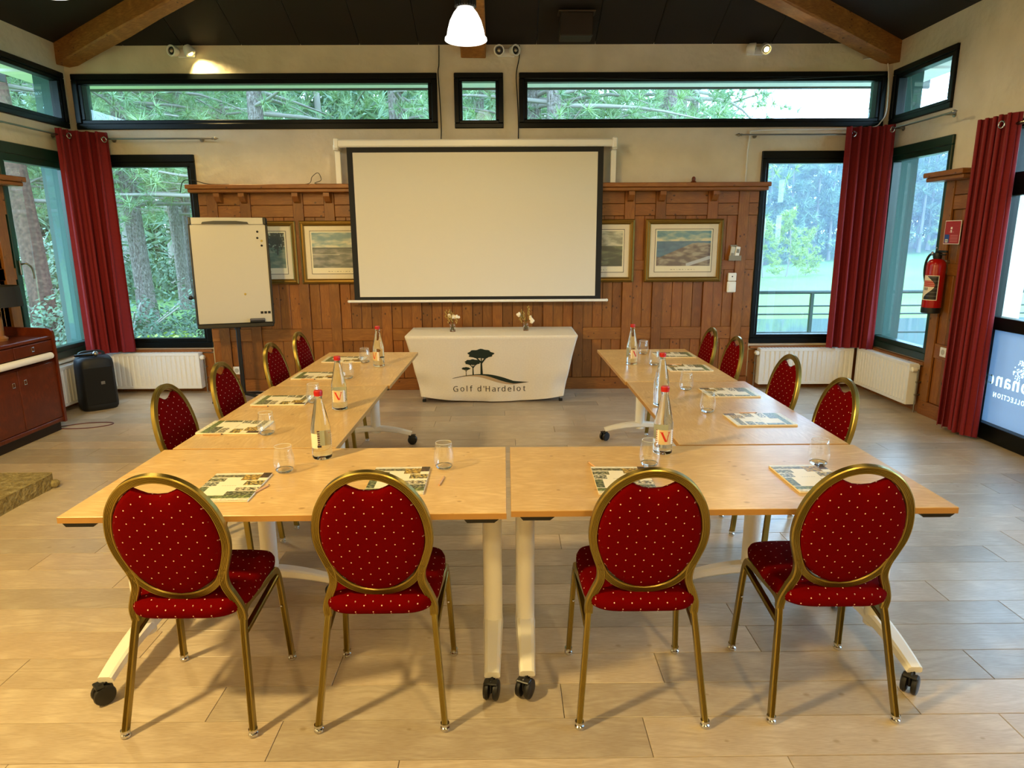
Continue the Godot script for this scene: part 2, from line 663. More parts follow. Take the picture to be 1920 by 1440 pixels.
func structure() -> void:
	floor_planks()
	# walls
	var wb := thing("wall_back", "cream plaster wall above knotty pine panelling behind the projection screen", "", BACK, "", "structure")
	part(wb, "plaster", wall_mesh(XL - 0.28, XR + 0.28, -0.1, EAVE + 0.12, [[-4.30, -0.68, 2.70, 3.22], [-0.51, -0.02, 2.70, 3.22], [0.137, 3.82, 2.70, 3.22], [-4.28, -3.165, 0.48, 2.46], [2.62, 3.79, 0.49, 2.47]]), M.plaster)
	panelling(wb, [-3.02, -2.68, -2.14, -1.82, -1.28, -0.96, -0.42, -0.10, 0.44, 0.76, 1.28, 1.60, 2.14, 2.46], 0.105, 2.08, -3.16, 2.615)
	for b in [[XL + 0.01, -3.17], [2.625, XR - 0.01]]:
		for k in 8:
			var w: float = (b[1] - b[0]) / 8
			part(wb, "board", bxm(Vector3(w - 0.003, 0.42, 0.014), 0.003, Vector3(b[0] + w * (k + 0.5), 0.21, 0.008)), M.pine_v[rng.randi() % 8])
		part(wb, "sill", bxm(Vector3(b[1] - b[0], 0.03, 0.05), 0.005, Vector3((b[0] + b[1]) / 2, 0.45, 0.026)), M.pine_u[0])
	for x in [-2.93, -2.68, -2.14, -1.82, 1.28, 1.60, 2.14, -1.28, 0.76]:
		var m := MB.new()
		m.prism(PackedVector2Array([Vector2(0.03, 2.075), Vector2(0.13, 2.075), Vector2(0.13, 2.04), Vector2(0.08, 1.99), Vector2(0.037, 1.975)]), -0.03, 0.03, Transform3D(Basis(Vector3(0, 0, 1), Vector3(0, 1, 0), Vector3(-1, 0, 0)), Vector3(x, 0, 0)))
		part(wb, "corbel", m.done(), M.pine_v[3])
	ledge("trim_1", BACK, -3.22, 2.68, "long pine ledge with moulding on top of the panelling behind the screen")
	# left wall: x along it is -z
	var wl := thing("wall_left", "cream plaster wall with windows on the side of the sideboard", "", LEFT, "", "structure")
	part(wl, "plaster", wall_mesh(-ZF - 0.28, -ZB, -0.1, EAVE + 0.12, [[4.4, 7.06, 2.70, 3.22], [6.0, 6.99, 0.49, 2.46]]), M.plaster)
	panelling(wl, [5.90, 5.55, 5.05, 4.7], 0.11, 2.08, 4.2, 5.99)
	for k in 8:
		part(wl, "board", bxm(Vector3(0.122, 0.43, 0.014), 0.003, Vector3(6.0 + 0.125 * (k + 0.5), 0.215, 0.008)), M.pine_v[rng.randi() % 8])
	part(wl, "sill", bxm(Vector3(1.1, 0.03, 0.05), 0.005, Vector3(6.55, 0.465, 0.026)), M.enamel)
	ledge("trim_2", LEFT, 4.2, 6.09, "end of a pine ledge beside the window above the sideboard")
	# right wall: x along it is z
	var wr := thing("wall_right", "cream plaster wall with the window, fire extinguisher and glazed door", "", RIGHT, "", "structure")
	part(wr, "plaster", wall_mesh(ZB, ZF + 0.28, -0.1, EAVE + 0.12, [[-7.06, -6.10, 2.70, 3.22], [-6.98, -6.0, 0.49, 2.47], [-5.34, -1.26, 0.0, 2.47]]), M.plaster)
	panelling(wr, [-5.93, -5.6], 0.105, 2.08, -5.985, -5.36)
	for k in 9:
		part(wr, "board", bxm(Vector3(0.119, 0.43, 0.014), 0.003, Vector3(-7.1 + 0.122 * (k + 0.5), 0.215, 0.008)), M.pine_v[rng.randi() % 8])
	part(wr, "sill", bxm(Vector3(1.1, 0.03, 0.05), 0.005, Vector3(-6.53, 0.465, 0.026)), M.pine_u[3])
	ledge("trim_3", RIGHT, -6.12, -5.60, "short pine ledge above the fire sign beside the window")
	# the wall behind the camera, with its gable
	var wf := thing("wall_front", "cream plaster wall closing the room behind the viewer", "", Transform3D(Basis(Vector3.UP, PI), Vector3(0, 0, ZF)), "", "structure")
	var gm := MB.new()
	gm.prism(PackedVector2Array([Vector2(-XR - 0.3, -0.1), Vector2(-XL + 0.3, -0.1), Vector2(-XL + 0.3, EAVE), Vector2(0.27, 4.5), Vector2(-XR - 0.3, EAVE)]), -0.28, 0.0)
	part(wf, "plaster", gm.done(), M.plaster)
	# windows
	window(BACK, -4.30, -0.68, 2.70, 3.22, 0.092, "long clerestory window with black frame above the flip chart", M.frame)
	window(BACK, -0.51, -0.02, 2.70, 3.22, 0.078, "small square clerestory window with black frame above the screen", M.frame)
	window(BACK, 0.137, 3.82, 2.70, 3.22, 0.085, "long clerestory window with black frame above the picture of a coast", M.frame)
	window(BACK, -4.28, -3.165, 0.48, 2.46, 0.085, "tall window looking onto pine trunks beside the flip chart", M.frame, 0.10, 0.12)
	window(BACK, 2.62, 3.79, 0.49, 2.47, 0.08, "tall window looking onto the golf lawn beside the thermostat", M.frame, 0.095, 0.12)
	window(LEFT, 4.4, 7.06, 2.70, 3.22, 0.085, "clerestory window in the wall over the sideboard", M.frame)
	window(LEFT, 6.0, 6.99, 0.49, 2.46, 0.085, "tall green-framed window behind the black loudspeaker", M.green, 0.11, 0.16)
	window(RIGHT, -7.06, -6.10, 2.70, 3.22, 0.085, "short clerestory window over the window with the fire extinguisher", M.frame)
	window(RIGHT, -6.98, -6.0, 0.49, 2.47, 0.07, "tall green-framed window beside the fire extinguisher", M.green, 0.11, 0.13)
	var hd := part(get_node("window_7"), "window_handle", null, M.steel)
	var hm := MB.new()
	hm.box(Vector3(6.04, 1.38, 0.035), Vector3(0.026, 0.13, 0.014), 0.004)
	hm.tube(bez([Vector3(6.04, 1.41, 0.04), Vector3(6.05, 1.415, 0.085), Vector3(6.09, 1.37, 0.10), Vector3(6.10, 1.28, 0.10)], 5), 0.009, 8)
	hd.mesh = hm.done()
	glazed_door()
	roof()


func floor_planks() -> void:
	var f := thing("floor", "pale oak laminate floor of long planks", "", Transform3D(), "", "structure")
	part(f, "subfloor", bxm(Vector3(XR - XL, 0.1, ZF - ZB), 0, Vector3((XL + XR) / 2, -0.064, (ZB + ZF) / 2)), mat(hexc("2a2118"), 0.9))
	var known := {0: -0.778, 1: -1.047, 2: -0.659, 3: 1.008, 7: 0.058}
	var depth := 0.1815
	var length := 1.237
	var rest := MB.new()
	var row := -24
	while true:
		var z1 := -1.81 - depth * row
		var z0 := z1 - depth
		row += 1
		if z1 > ZF:
			continue
		if z1 < ZB:
			break
		z0 = maxf(z0, ZB)
		var start: float = known[row - 1] if known.has(row - 1) else rng.randf() * length
		var x := start - ceilf((start - XL) / length) * length
		while x < XR:
			var a := maxf(x, XL)
			var b := minf(x + length, XR)
			x += length
			if b - a < 0.02:
				continue
			var c := Vector3((a + b) / 2, -0.007, (z0 + z1) / 2)
			var s := Vector3(b - a - 0.0022, 0.014, z1 - z0 - 0.0022)
			if row >= 0:
				part(f, "plank", bxm(s, 0.0012), M.floor[rng.randi() % 7], T(c))
			else:
				rest.box(c, s, 0.0012)
	var o := part(f, "planks", rest.done(), M.floor[0])
	tag(o, "", "", "", "stuff")


func glazed_door() -> void:
	var o := Node3D.new()
	o.name = "door_1"
	o.transform = RIGHT
	add_child(o)
	tag(o, "black-framed glazed door with a frosted lower panel behind the red curtain", "", "", "structure")
	part(o, "door_frame", bxm(Vector3(0.07, 2.47, 0.12), 0.005, Vector3(-5.305, 1.235, -0.03)), M.frame)
	part(o, "door_frame", bxm(Vector3(4.08, 0.06, 0.12), 0.005, Vector3(-3.30, 2.44, -0.03)), M.frame)
	for u in [-4.3, -3.3, -2.3]:
		part(o, "door_frame", bxm(Vector3(0.09, 2.41, 0.12), 0.005, Vector3(u, 1.205, -0.03)), M.frame)
	part(o, "door_frame", bxm(Vector3(0.07, 2.47, 0.12), 0.005, Vector3(-1.295, 1.235, -0.03)), M.frame)
	for d in [[-5.27, -4.345], [-4.255, -3.345], [-3.255, -2.345], [-2.255, -1.33]]:
		var c: float = (d[0] + d[1]) / 2
		var w: float = d[1] - d[0]
		part(o, "transom", bxm(Vector3(w, 0.17, 0.09), 0.005, Vector3(c, 2.0, -0.03)), M.frame)
		part(o, "middle_rail", bxm(Vector3(w, 0.10, 0.09), 0.005, Vector3(c, 0.94, -0.03)), M.frame)
		part(o, "bottom_rail", bxm(Vector3(w, 0.13, 0.09), 0.005, Vector3(c, 0.067, -0.03)), M.frame)
		part(o, "pane", bxm(Vector3(w, 0.34, 0.001), 0, Vector3(c, 2.25, -0.05)), M.pane)
		part(o, "pane", bxm(Vector3(w, 0.94, 0.001), 0, Vector3(c, 1.45, -0.05)), M.pane)
		part(o, "frosted_pane", bxm(Vector3(w, 0.77, 0.002), 0, Vector3(c, 0.51, -0.05)), M.frosted)
	# the lettering and the emblem are cut out of the film, to be read from outside
	o.get_node("frosted_pane").free()
	var film: StandardMaterial3D = M.frosted.duplicate()
	film.albedo_texture = ImageTexture.create_from_image(film_image())
	film.transparency = BaseMaterial3D.TRANSPARENCY_ALPHA
	film.texture_repeat = false
	part(o, "frosted_film", quad_uv(0.925, 0.77), film, Transform3D(Basis(Vector3(1, 0, 0), PI / 2), Vector3(-4.8075, 0.51, -0.05)))
	part(o, "pane", bxm(Vector3(0.925, 0.77, 0.001), 0, Vector3(-4.8075, 0.51, -0.056)), M.pane)


func film_image() -> Image:
	var w := 925
	var h := 770
	var im := Image.create_empty(w, h, false, Image.FORMAT_RGBA8)
	im.fill(Color.WHITE)
	var clear := Color(1, 1, 1, 0)
	for line in [[0.405, 0.105, "resonance", 0.665, 1, 600], [0.335, 0.040, "GOLF COLLECTION", 0.635, 3, 700]]:
		var f := SystemFont.new()
		f.font_names = PackedStringArray(["Droid Sans"])
		f.font_weight = line[5]
		var fv := FontVariation.new()
		fv.base_font = f
		fv.spacing_glyph = line[4]
		var t := TextMesh.new()
		t.text = line[2]
		t.font = fv
		t.font_size = 32
		t.pixel_size = line[1] / 32.0 * 1.35
		t.depth = 0.0
		t.curve_step = 1.0
		t.horizontal_alignment = HORIZONTAL_ALIGNMENT_LEFT
		t.vertical_alignment = VERTICAL_ALIGNMENT_BOTTOM
		var a := t.surface_get_arrays(0)
		var v: PackedVector3Array = a[Mesh.ARRAY_VERTEX]
		var idx = a[Mesh.ARRAY_INDEX]
		var order := []
		if idx != null and idx.size() > 0:
			order.append_array(Array(idx))
		else:
			order = range(v.size())
		for q in range(0, order.size(), 3):
			var p := []
			for k in 3:
				var s := v[order[q + k]]
				p.append(Vector2((line[3] - s.x) * 1000.0, (0.895 - line[0] - s.y) * 1000.0))
			fill_triangle(im, p[0], p[1], p[2], clear)
	var r := RandomNumberGenerator.new()
	r.seed = 4
	for i in 70:
		var a := r.randf() * TAU
		var d := sqrt(r.randf())
		var c := Vector2(312.0 + cos(a) * d * 58.0, 290.0 - sin(a) * d * 82.0)
		if c.y < 275.0 and r.randf() < 0.5:
			continue
		var e := r.randf() * TAU
		fill_triangle(im, c + Vector2.from_angle(e) * 8.0, c + Vector2.from_angle(e + 2.1) * 8.0, c + Vector2.from_angle(e + 4.2) * 8.0, clear)
	return im


func fill_triangle(im: Image, a: Vector2, b: Vector2, c: Vector2, col: Color) -> void:
	for y in range(maxi(0, int(minf(a.y, minf(b.y, c.y)))), mini(im.get_height() - 1, int(maxf(a.y, maxf(b.y, c.y))) + 1)):
		for x in range(maxi(0, int(minf(a.x, minf(b.x, c.x)))), mini(im.get_width() - 1, int(maxf(a.x, maxf(b.x, c.x))) + 1)):
			if Geometry2D.point_is_inside_triangle(Vector2(x + 0.5, y + 0.5), a, b, c):
				im.set_pixel(x, y, col)


func roof() -> void:
	var o := thing("ceiling", "dark brown panelled ceiling sloping up to a ridge", "", Transform3D(), "", "structure")
	var over := 0.75
	# eaves corners pushed out along the slopes, so that the same planes form the overhang
	var sx := (RIDGE.y - EAVE) / (RIDGE.x - XL)
	var sz := (RIDGE.y - EAVE) / (RIDGE.z - ZB)
	var sr := (RIDGE.y - EAVE) / (XR - RIDGE.x)
	var planes := [
		[PackedVector2Array([Vector2(XL, ZB), Vector2(XR, ZB), Vector2(RIDGE.x, RIDGE.z)]), "z"],
		[PackedVector2Array([Vector2(XL, ZB), Vector2(RIDGE.x, RIDGE.z), Vector2(RIDGE.x, ZF), Vector2(XL, ZF)]), "l"],
		[PackedVector2Array([Vector2(XR, ZB), Vector2(RIDGE.x, RIDGE.z), Vector2(RIDGE.x, ZF), Vector2(XR, ZF)]), "r"],
	]
	for p in planes:
		for k in range(-9, 20):
			var a := -0.27 + 0.58 * k
			var strip := PackedVector2Array([Vector2(a + 0.003, -20), Vector2(a + 0.577, -20), Vector2(a + 0.577, 20), Vector2(a + 0.003, 20)])
			if p[1] != "z":
				a = -7.12 + 1.16 * k
				strip = PackedVector2Array([Vector2(-20, a + 0.003), Vector2(-20, a + 1.157), Vector2(20, a + 1.157), Vector2(20, a + 0.003)])
			for q in Geometry2D.intersect_polygons(p[0], strip):
				var low := []
				var high := []
				for v in q:
					var y := EAVE + ((v.y - ZB) * sz if p[1] == "z" else (v.x - XL) * sx if p[1] == "l" else (XR - v.x) * sr)
					low.append(Vector3(v.x, y, v.y))
					high.append(Vector3(v.x, y + 0.04, v.y))
				var m := MB.new()
				m.flat()
				m.face(low, Vector3.DOWN)
				m.face(high, Vector3.UP)
				for i in low.size():
					var j := (i + 1) % low.size()
					var mid := Vector3()
					for v in low:
						mid += v / low.size()
					m.face([low[i], low[j], high[j], high[i]], (low[i] + low[j]) / 2 - mid)
				part(o, "panel", m.done(), M.ceiling)
	# outer skin and overhang with a white soffit
	var rf := thing("roof", "roof with wide eaves and a white soffit over the clerestory windows", "", Transform3D(), "", "structure")
	var m2 := MB.new()
	m2.flat()
	var c1 := Vector3(XL - over, EAVE - 0.02, ZB - over)
	var c2 := Vector3(XR + over, EAVE - 0.02, ZB - over)
	var top := RIDGE + Vector3(0, 0.35, 0)
	var tf := Vector3(RIDGE.x, top.y, ZF + 0.5)
	var f1 := Vector3(XL - over, EAVE - 0.02, ZF + 0.5)
	var f2 := Vector3(XR + over, EAVE - 0.02, ZF + 0.5)
	m2.face([c1, c2, top], Vector3(0, 1, -1))
	m2.face([c1, top, tf, f1], Vector3(-1, 1, 0))
	m2.face([c2, top, tf, f2], Vector3(1, 1, 0))
	m2.face([f1, f2, tf], Vector3(0, 0, 1))
	part(rf, "roof_skin", m2.done(), mat(hexc("4a4038"), 0.9))
	var sf := MB.new()
	sf.box(Vector3((XL + XR) / 2, 3.30, ZB - over / 2 - 0.15), Vector3(XR - XL + 2 * over, 0.05, over + 0.06))
	sf.box(Vector3(XL - over / 2 - 0.15, 3.30, (ZB + ZF) / 2), Vector3(over + 0.06, 0.05, ZF - ZB))
	sf.box(Vector3(XR + over / 2 + 0.15, 3.30, (ZB + ZF) / 2), Vector3(over + 0.06, 0.05, ZF - ZB))
	part(rf, "soffit", sf.done(), M.white_wall)
	var fa := MB.new()
	fa.box(Vector3((XL + XR) / 2, 3.38, ZB - over - 0.2), Vector3(XR - XL + 2 * over + 0.4, 0.25, 0.03))
	fa.box(Vector3(XL - over - 0.2, 3.38, (ZB + ZF) / 2), Vector3(0.03, 0.25, ZF - ZB + 1))
	fa.box(Vector3(XR + over + 0.2, 3.38, (ZB + ZF) / 2), Vector3(0.03, 0.25, ZF - ZB + 1))
	part(rf, "fascia", fa.done(), mat(hexc("4d4a44"), 0.7))
	# beams under the slopes
	beam("hip_beam", Vector3(XL + 0.02, EAVE - 0.10, ZB + 0.03), RIDGE + Vector3(0, -0.10, 0), 0.17, 0.24, "rough timber beam rising from the corner over the flip chart")
	beam("hip_beam", Vector3(XR - 0.02, EAVE - 0.10, ZB + 0.03), RIDGE + Vector3(0, -0.10, 0), 0.17, 0.24, "rough timber beam rising from the corner over the fire extinguisher")
	beam("rafter", Vector3(-0.31, EAVE - 0.06, ZB + 0.01), Vector3(-0.29, RIDGE.y - 0.10, RIDGE.z), 0.25, 0.2, "timber rafter rising from the back wall behind the pendant lamp")
	beam("ridge_beam", Vector3(RIDGE.x, RIDGE.y - 0.14, RIDGE.z - 0.1), Vector3(RIDGE.x, RIDGE.y - 0.14, ZF), 0.2, 0.26, "timber ridge beam high over the tables")
	# a dark box fixed under the slope
	var bx := thing("ceiling_vent", "dark brown vent box fixed under the ceiling beside the rafter", "vent", T(Vector3(0.66, 3.53, -6.75)))
	part(bx, "box", bxm(Vector3(0.30, 0.20, 0.22), 0.008), mat(hexc("24180c"), 0.6))
	part(bx, "rim", bxm(Vector3(0.34, 0.012, 0.26), 0.003, Vector3(0, 0.105, 0)), mat(hexc("3a2c1c"), 0.6))


func beam(called: String, a: Vector3, b: Vector3, w: float, h: float, label: String) -> void:
	var m := MB.new()
	var side := (b - a).normalized().cross(Vector3.UP).normalized()
	var up := side.cross((b - a).normalized())
	var n := 10
	var r := RandomNumberGenerator.new()
	r.seed = called.hash() + int(a.x * 10)
	var rings := []
	for i in n + 1:
		var c := a.lerp(b, float(i) / n) + up * 0.02
		var ring := []
		for q in [[-1, -0.86], [-0.9, -1], [0.9, -1], [1, -0.86], [1, 1], [-1, 1]]:
			ring.append(c + side * (q[0] * w / 2 + r.randf_range(-0.006, 0.006)) + up * (q[1] * h / 2 + r.randf_range(-0.006, 0.006)))
		rings.append(ring)
	m.flat()
	for i in n:
		var mid := a.lerp(b, (i + 0.5) / n)
		for j in 6:
			var k := (j + 1) % 6
			m.face([rings[i][j], rings[i][k], rings[i + 1][k], rings[i + 1][j]], (rings[i][j] + rings[i + 1][k]) / 2 - mid)
	m.face(rings[0], a - b)
	m.face(rings[n], b - a)
	var o := part(self, numbered(called), m.done(), M.beam)
	tag(o, label, "", "", "structure")


# ---------------------------------------------------------------- lamps

func lamps() -> void:
	var glow := mat(Color(1, 1, 1), 0.4)
	glow.emission_enabled = true
	glow.emission = Color(1.0, 0.985, 0.95)
	glow.emission_energy_multiplier = 2.2
	var housing := mat(hexc("5a5a55"), 0.4, 0.8)
	var shade := MB.new()
	shade.lathe([Vector2(0.055, 0.235), Vector2(0.085, 0.20), Vector2(0.112, 0.15), Vector2(0.130, 0.09), Vector2(0.138, 0.045), Vector2(0.150, 0.036), Vector2(0.152, 0.022), Vector2(0.146, 0.018), Vector2(0.0, 0.0)].map(func(v): return v), 40)
	var sm := shade.done()
	var body := MB.new()
	body.lathe([Vector2(0.0, 0.235), Vector2(0.066, 0.235), Vector2(0.066, 0.40), Vector2(0.05, 0.43), Vector2(0.012, 0.45), Vector2(0.0, 0.45)], 28)
	for i in 24:
		var a := TAU * i / 24
		body.box(Vector3(0.07, 0.315, 0), Vector3(0.016, 0.15, 0.005), 0, Transform3D(Basis(Vector3.UP, a), Vector3.ZERO))
	var bm := body.done()
	var words := ["white glowing pendant lamp over the far tables, before the rafter", "white glowing pendant lamp hanging near the left beam", "white glowing pendant lamp hanging near the right beam", "pendant lamp hanging behind the viewer on the hearth side", "pendant lamp hanging behind the viewer on the door side", "pendant lamp hanging behind the viewer in the middle"]
	for i in LAMPS.size():
		var x: float = LAMPS[i][0]
		var z: float = LAMPS[i][1]
		var y := 2.985
		var o := thing("pendant_lamp", words[i], "lamp", T(Vector3(x, y, z)), "pendant lamps under the ceiling")
		part(o, "shade", sm, glow)
		part(o, "housing", bm, housing)
		var roof_y := EAVE + (minf((x - XL) * 0.22, (XR - x) * 0.2174))
		var c := MB.new()
		c.cyl(Vector3(0, 0.44, 0), Vector3(0, roof_y - y - 0.02, 0), 0.006, 8)
		part(o, "cord", c.done(), M.soft_black)
		var l := SpotLight3D.new()
		l.name = "lamp_light"
		l.light_color = Color(1.0, 0.865, 0.57)
		l.light_energy = [1.1, 2.2, 0.8, 15.0, 4.0, 3.0][i]
		l.light_size = 0.12
		l.spot_angle = 89.0
		l.spot_angle_attenuation = 0.3
		l.spot_range = 14.0
		l.spot_attenuation = 2.0
		l.shadow_enabled = true
		l.position = Vector3(0, 0.06, 0)
		l.rotation = Vector3(-PI / 2, 0, 0)
		o.add_child(l)
	# twin spots on the wall
	var lit := mat(Color(1, 0.9, 0.6), 0.4)
	lit.emission_enabled = true
	lit.emission = Color(1.0, 0.87, 0.5)
	lit.emission_energy_multiplier = 9.0
	var dull := mat(hexc("b8b0a0"), 0.2, 0.6)
	var fixtures := [
		[-3.13, 3.405, [[-3.225, Vector3(-0.35, -0.1, 1), false], [-3.075, Vector3(0.5, -1.0, -0.08), true]], "white twin wall spot above the flip chart, one head lit"],
		[0.01, 3.40, [[-0.055, Vector3(-0.1, -0.15, 1), false], [0.09, Vector3(0.7, -0.1, 1), false]], "unlit white twin wall spot above the small square window"],
		[2.47, 3.41, [[2.415, Vector3(1, -0.15, 0.35), false], [2.55, Vector3(0.1, -0.55, 0.9), true]], "white twin wall spot above the coast picture, one head lit"],
	]
	for f in fixtures:
		var o := thing("wall_spot", f[3], "spotlight", T(Vector3(f[0], f[1], ZB)), "twin spots along the top of the back wall")
		part(o, "plate", bxm(Vector3(0.17, 0.075, 0.025), 0.004, Vector3(0, 0, 0.013)), M.enamel)
		for h in f[2]:
			var d: Vector3 = h[1].normalized()
			var q := Basis(Vector3.UP.cross(d).normalized(), d, Vector3.UP.cross(d).normalized().cross(d))
			var at := Transform3D(q, Vector3(h[0] - f[0], 0.005, 0.085))
			var m := MB.new()
			m.lathe([Vector2(0.0, -0.05), Vector2(0.03, -0.05), Vector2(0.045, -0.03), Vector2(0.052, 0.02), Vector2(0.052, 0.032), Vector2(0.042, 0.034), Vector2(0.036, 0.015), Vector2(0.0, 0.012)], 24, at)
			m.cyl(Vector3(h[0] - f[0], 0.0, 0.02), at.origin, 0.008)
			var hd := part(o, "head", m.done(), M.enamel)
			var b := MB.new()
			b.lathe([Vector2(0.036, 0.016), Vector2(0.033, 0.026), Vector2(0.024, 0.026), Vector2(0.02, 0.02)], 20, at)
			part(hd, "ring", b.done(), M.black)
			var g := MB.new()
			g.ball(at * Vector3(0, 0.02, 0), Vector3(0.022, 0.022, 0.022) if not h[2] else Vector3(0.028, 0.028, 0.028), 6)
			part(hd, "bulb", g.done(), lit if h[2] else dull)
			if h[2]:
				var l := SpotLight3D.new()
				l.name = "spot_light"
				l.light_color = Color(1.0, 0.87, 0.58)
				l.light_energy = 2.2
				l.light_size = 0.025
				l.spot_angle = 52.0
				l.spot_angle_attenuation = 0.7
				l.spot_range = 12.0
				l.spot_attenuation = 2.0
				l.shadow_enabled = true
				o.add_child(l)
				l.position = at * Vector3(0, 0.02, 0)
				l.basis = Basis.looking_at(d, Vector3.UP)


# ---------------------------------------------------------------- tables and chairs

# A flip-top table: long side along x.
func table(called: String, label: String, length: float, depth: float, at: Transform3D, grain: Material, inset_a: float, inset_b: float) -> Node3D:
	var o := thing(called, label, "table", at, "oak-look folding tables set in a U")
	var m := MB.new()
	m.box(Vector3(0, 0.729, 0), Vector3(length, 0.022, depth), 0.0015)
	part(o, "table_top", m.done(), grain)
	var e := MB.new()
	for s in [-1, 1]:
		e.box(Vector3(0, 0.7285, s * (depth / 2 - 0.0003)), Vector3(length - 0.002, 0.0195, 0.002))
		e.box(Vector3(s * (length / 2 - 0.0003), 0.7285, 0), Vector3(0.002, 0.0195, depth - 0.002))
	part(o, "edge_band", e.done(), M.edge)
	var bar := MB.new()
	bar.box(Vector3((inset_a - inset_b) / 2, 0.675, 0), Vector3(length - inset_a - inset_b, 0.05, 0.03), 0.004)
	part(o, "cross_bar", bar.done(), M.white)
	for s in [-1, 1]:
		var x: float = s * (length / 2 - (inset_a if s < 0 else inset_b))
		var c := MB.new()
		c.lathe([Vector2(0.0, 0.10), Vector2(0.037, 0.10), Vector2(0.037, 0.70), Vector2(0.0, 0.70)], 28, Transform3D(Basis(), Vector3(x, 0, 0)))
		part(o, "column", c.done(), M.white)
		var h := MB.new()
		h.box(Vector3(x, 0.71, 0), Vector3(0.09, 0.018, depth - 0.12), 0.006)
		part(o, "hinge_plate", h.done(), M.black)
		var lv := MB.new()
		lv.prism(PackedVector2Array([Vector2(-0.055, 0.0), Vector2(-0.045, -0.012), Vector2(0.045, -0.012), Vector2(0.06, 0.0), Vector2(0.045, 0.006), Vector2(-0.045, 0.006)]), -0.02, 0.02)
		part(o, "lever", lv.done(), M.black, T(Vector3(x + s * -0.03, 0.711, depth / 2 - 0.035)))
		# foot: a low arch from caster to caster
		var pts := []
		var sc := []
		for i in 17:
			var t := -1.0 + 2.0 * i / 16
			pts.append(Vector3(x, 0.135 - 0.045 * pow(absf(t), 1.8), t * 0.285))
			sc.append(1.0 - 0.28 * absf(t))
		var ft := MB.new()
		ft.sweep(pts, [Vector2(-0.04, -0.012), Vector2(-0.034, -0.02), Vector2(0.034, -0.02), Vector2(0.04, -0.012), Vector2(0.034, 0.014), Vector2(0.022, 0.02), Vector2(-0.022, 0.02), Vector2(-0.034, 0.014)], Vector3.UP, false, true, true, sc)
		part(o, "foot", ft.done(), M.white)
		for e2 in [-1, 1]:
			var cs := part(o, "caster", caster_mesh(), M.black, T(Vector3(x, 0, e2 * 0.272), rng.randf_range(-0.8, 0.8) + (PI if e2 < 0 else 0.0)))
			cs.set_meta("label", "black twin-wheel caster")
	return o


var _caster: ArrayMesh

func caster_mesh() -> ArrayMesh:
	if _caster:
		return _caster
	var m := MB.new()
	var side := Basis(Vector3(0, 0, 1), Vector3(1, 0, 0), Vector3(0, 1, 0))
	for s in [-1, 1]:
		m.lathe([Vector2(0, -0.011), Vector2(0.026, -0.011), Vector2(0.034, -0.008), Vector2(0.037, 0.0), Vector2(0.034, 0.008), Vector2(0.026, 0.011), Vector2(0, 0.011)], 24, Transform3D(side, Vector3(s * 0.017, 0.037, 0.018)))
	m.box(Vector3(0, 0.055, 0.012), Vector3(0.012, 0.05, 0.05), 0.004)
	m.cyl(Vector3(0, 0.05, 0), Vector3(0, 0.095, 0), 0.011, 12)
	m.box(Vector3(0, 0.073, 0.03), Vector3(0.05, 0.008, 0.03), 0.003)
	_caster = m.done()
	return _caster


func tables() -> void:
	table("meeting_table", "oak-look table nearest the viewer, with the first two chairs beside the hearth", 1.462, 0.705, T(Vector3(-0.738, 0, -2.383), 0.004), M.top_x[0], 0.03, 0.055)
	table("meeting_table", "oak-look table nearest the viewer, on the glazed door side", 1.484, 0.685, T(Vector3(0.752, 0, -2.392), 0.0), M.top_x[1], 0.055, 0.03)
	var q := PI / 2
	table("meeting_table", "oak-look side table next to the sideboard, joined to the near row", 1.232, 0.703, T(Vector3(-1.088, 0, -3.362), q - 0.006), M.top_z[0], 0.06, 0.15)
	table("meeting_table", "oak-look side table next to the flip chart, far end of its row", 1.215, 0.70, T(Vector3(-1.062, 0, -4.59), q - 0.012), M.top_z[1], 0.06, 0.06)
	table("meeting_table", "oak-look side table next to the glazed door, joined to the near row", 1.285, 0.735, T(Vector3(1.112, 0, -3.392), q), M.top_z[2], 0.06, 0.06)
	table("meeting_table", "oak-look side table next to the right-hand radiator, far end of its row", 1.215, 0.705, T(Vector3(1.082, 0, -4.65), q + 0.01), M.top_z[3], 0.17, 0.05)


func ribbed(w: float, d: float, ribs := 4) -> Array:  # flat tube profile with grooves on both broad faces
	var p := []
	var g := 0.0026
	var c := 0.003
	p.append(Vector2(-w / 2, -d / 2 + c))
	p.append(Vector2(-w / 2 + c, -d / 2))
	for i in ribs:
		var x := -w / 2 + c + (w - 2 * c) * (i + 1.0) / (ribs + 1.0)
		p.append_array([Vector2(x - 0.0015, -d / 2), Vector2(x - 0.0008, -d / 2 + g), Vector2(x + 0.0008, -d / 2 + g), Vector2(x + 0.0015, -d / 2)])
	p.append(Vector2(w / 2 - c, -d / 2))
	p.append(Vector2(w / 2, -d / 2 + c))
	p.append(Vector2(w / 2, d / 2 - c))
	p.append(Vector2(w / 2 - c, d / 2))
	for i in ribs:
		var x := w / 2 - c - (w - 2 * c) * (i + 1.0) / (ribs + 1.0)
		p.append_array([Vector2(x + 0.0015, d / 2), Vector2(x + 0.0008, d / 2 - g), Vector2(x - 0.0008, d / 2 - g), Vector2(x - 0.0015, d / 2)])
	p.append(Vector2(-w / 2 + c, d / 2))
	p.append(Vector2(-w / 2, d / 2 - c))
	return p


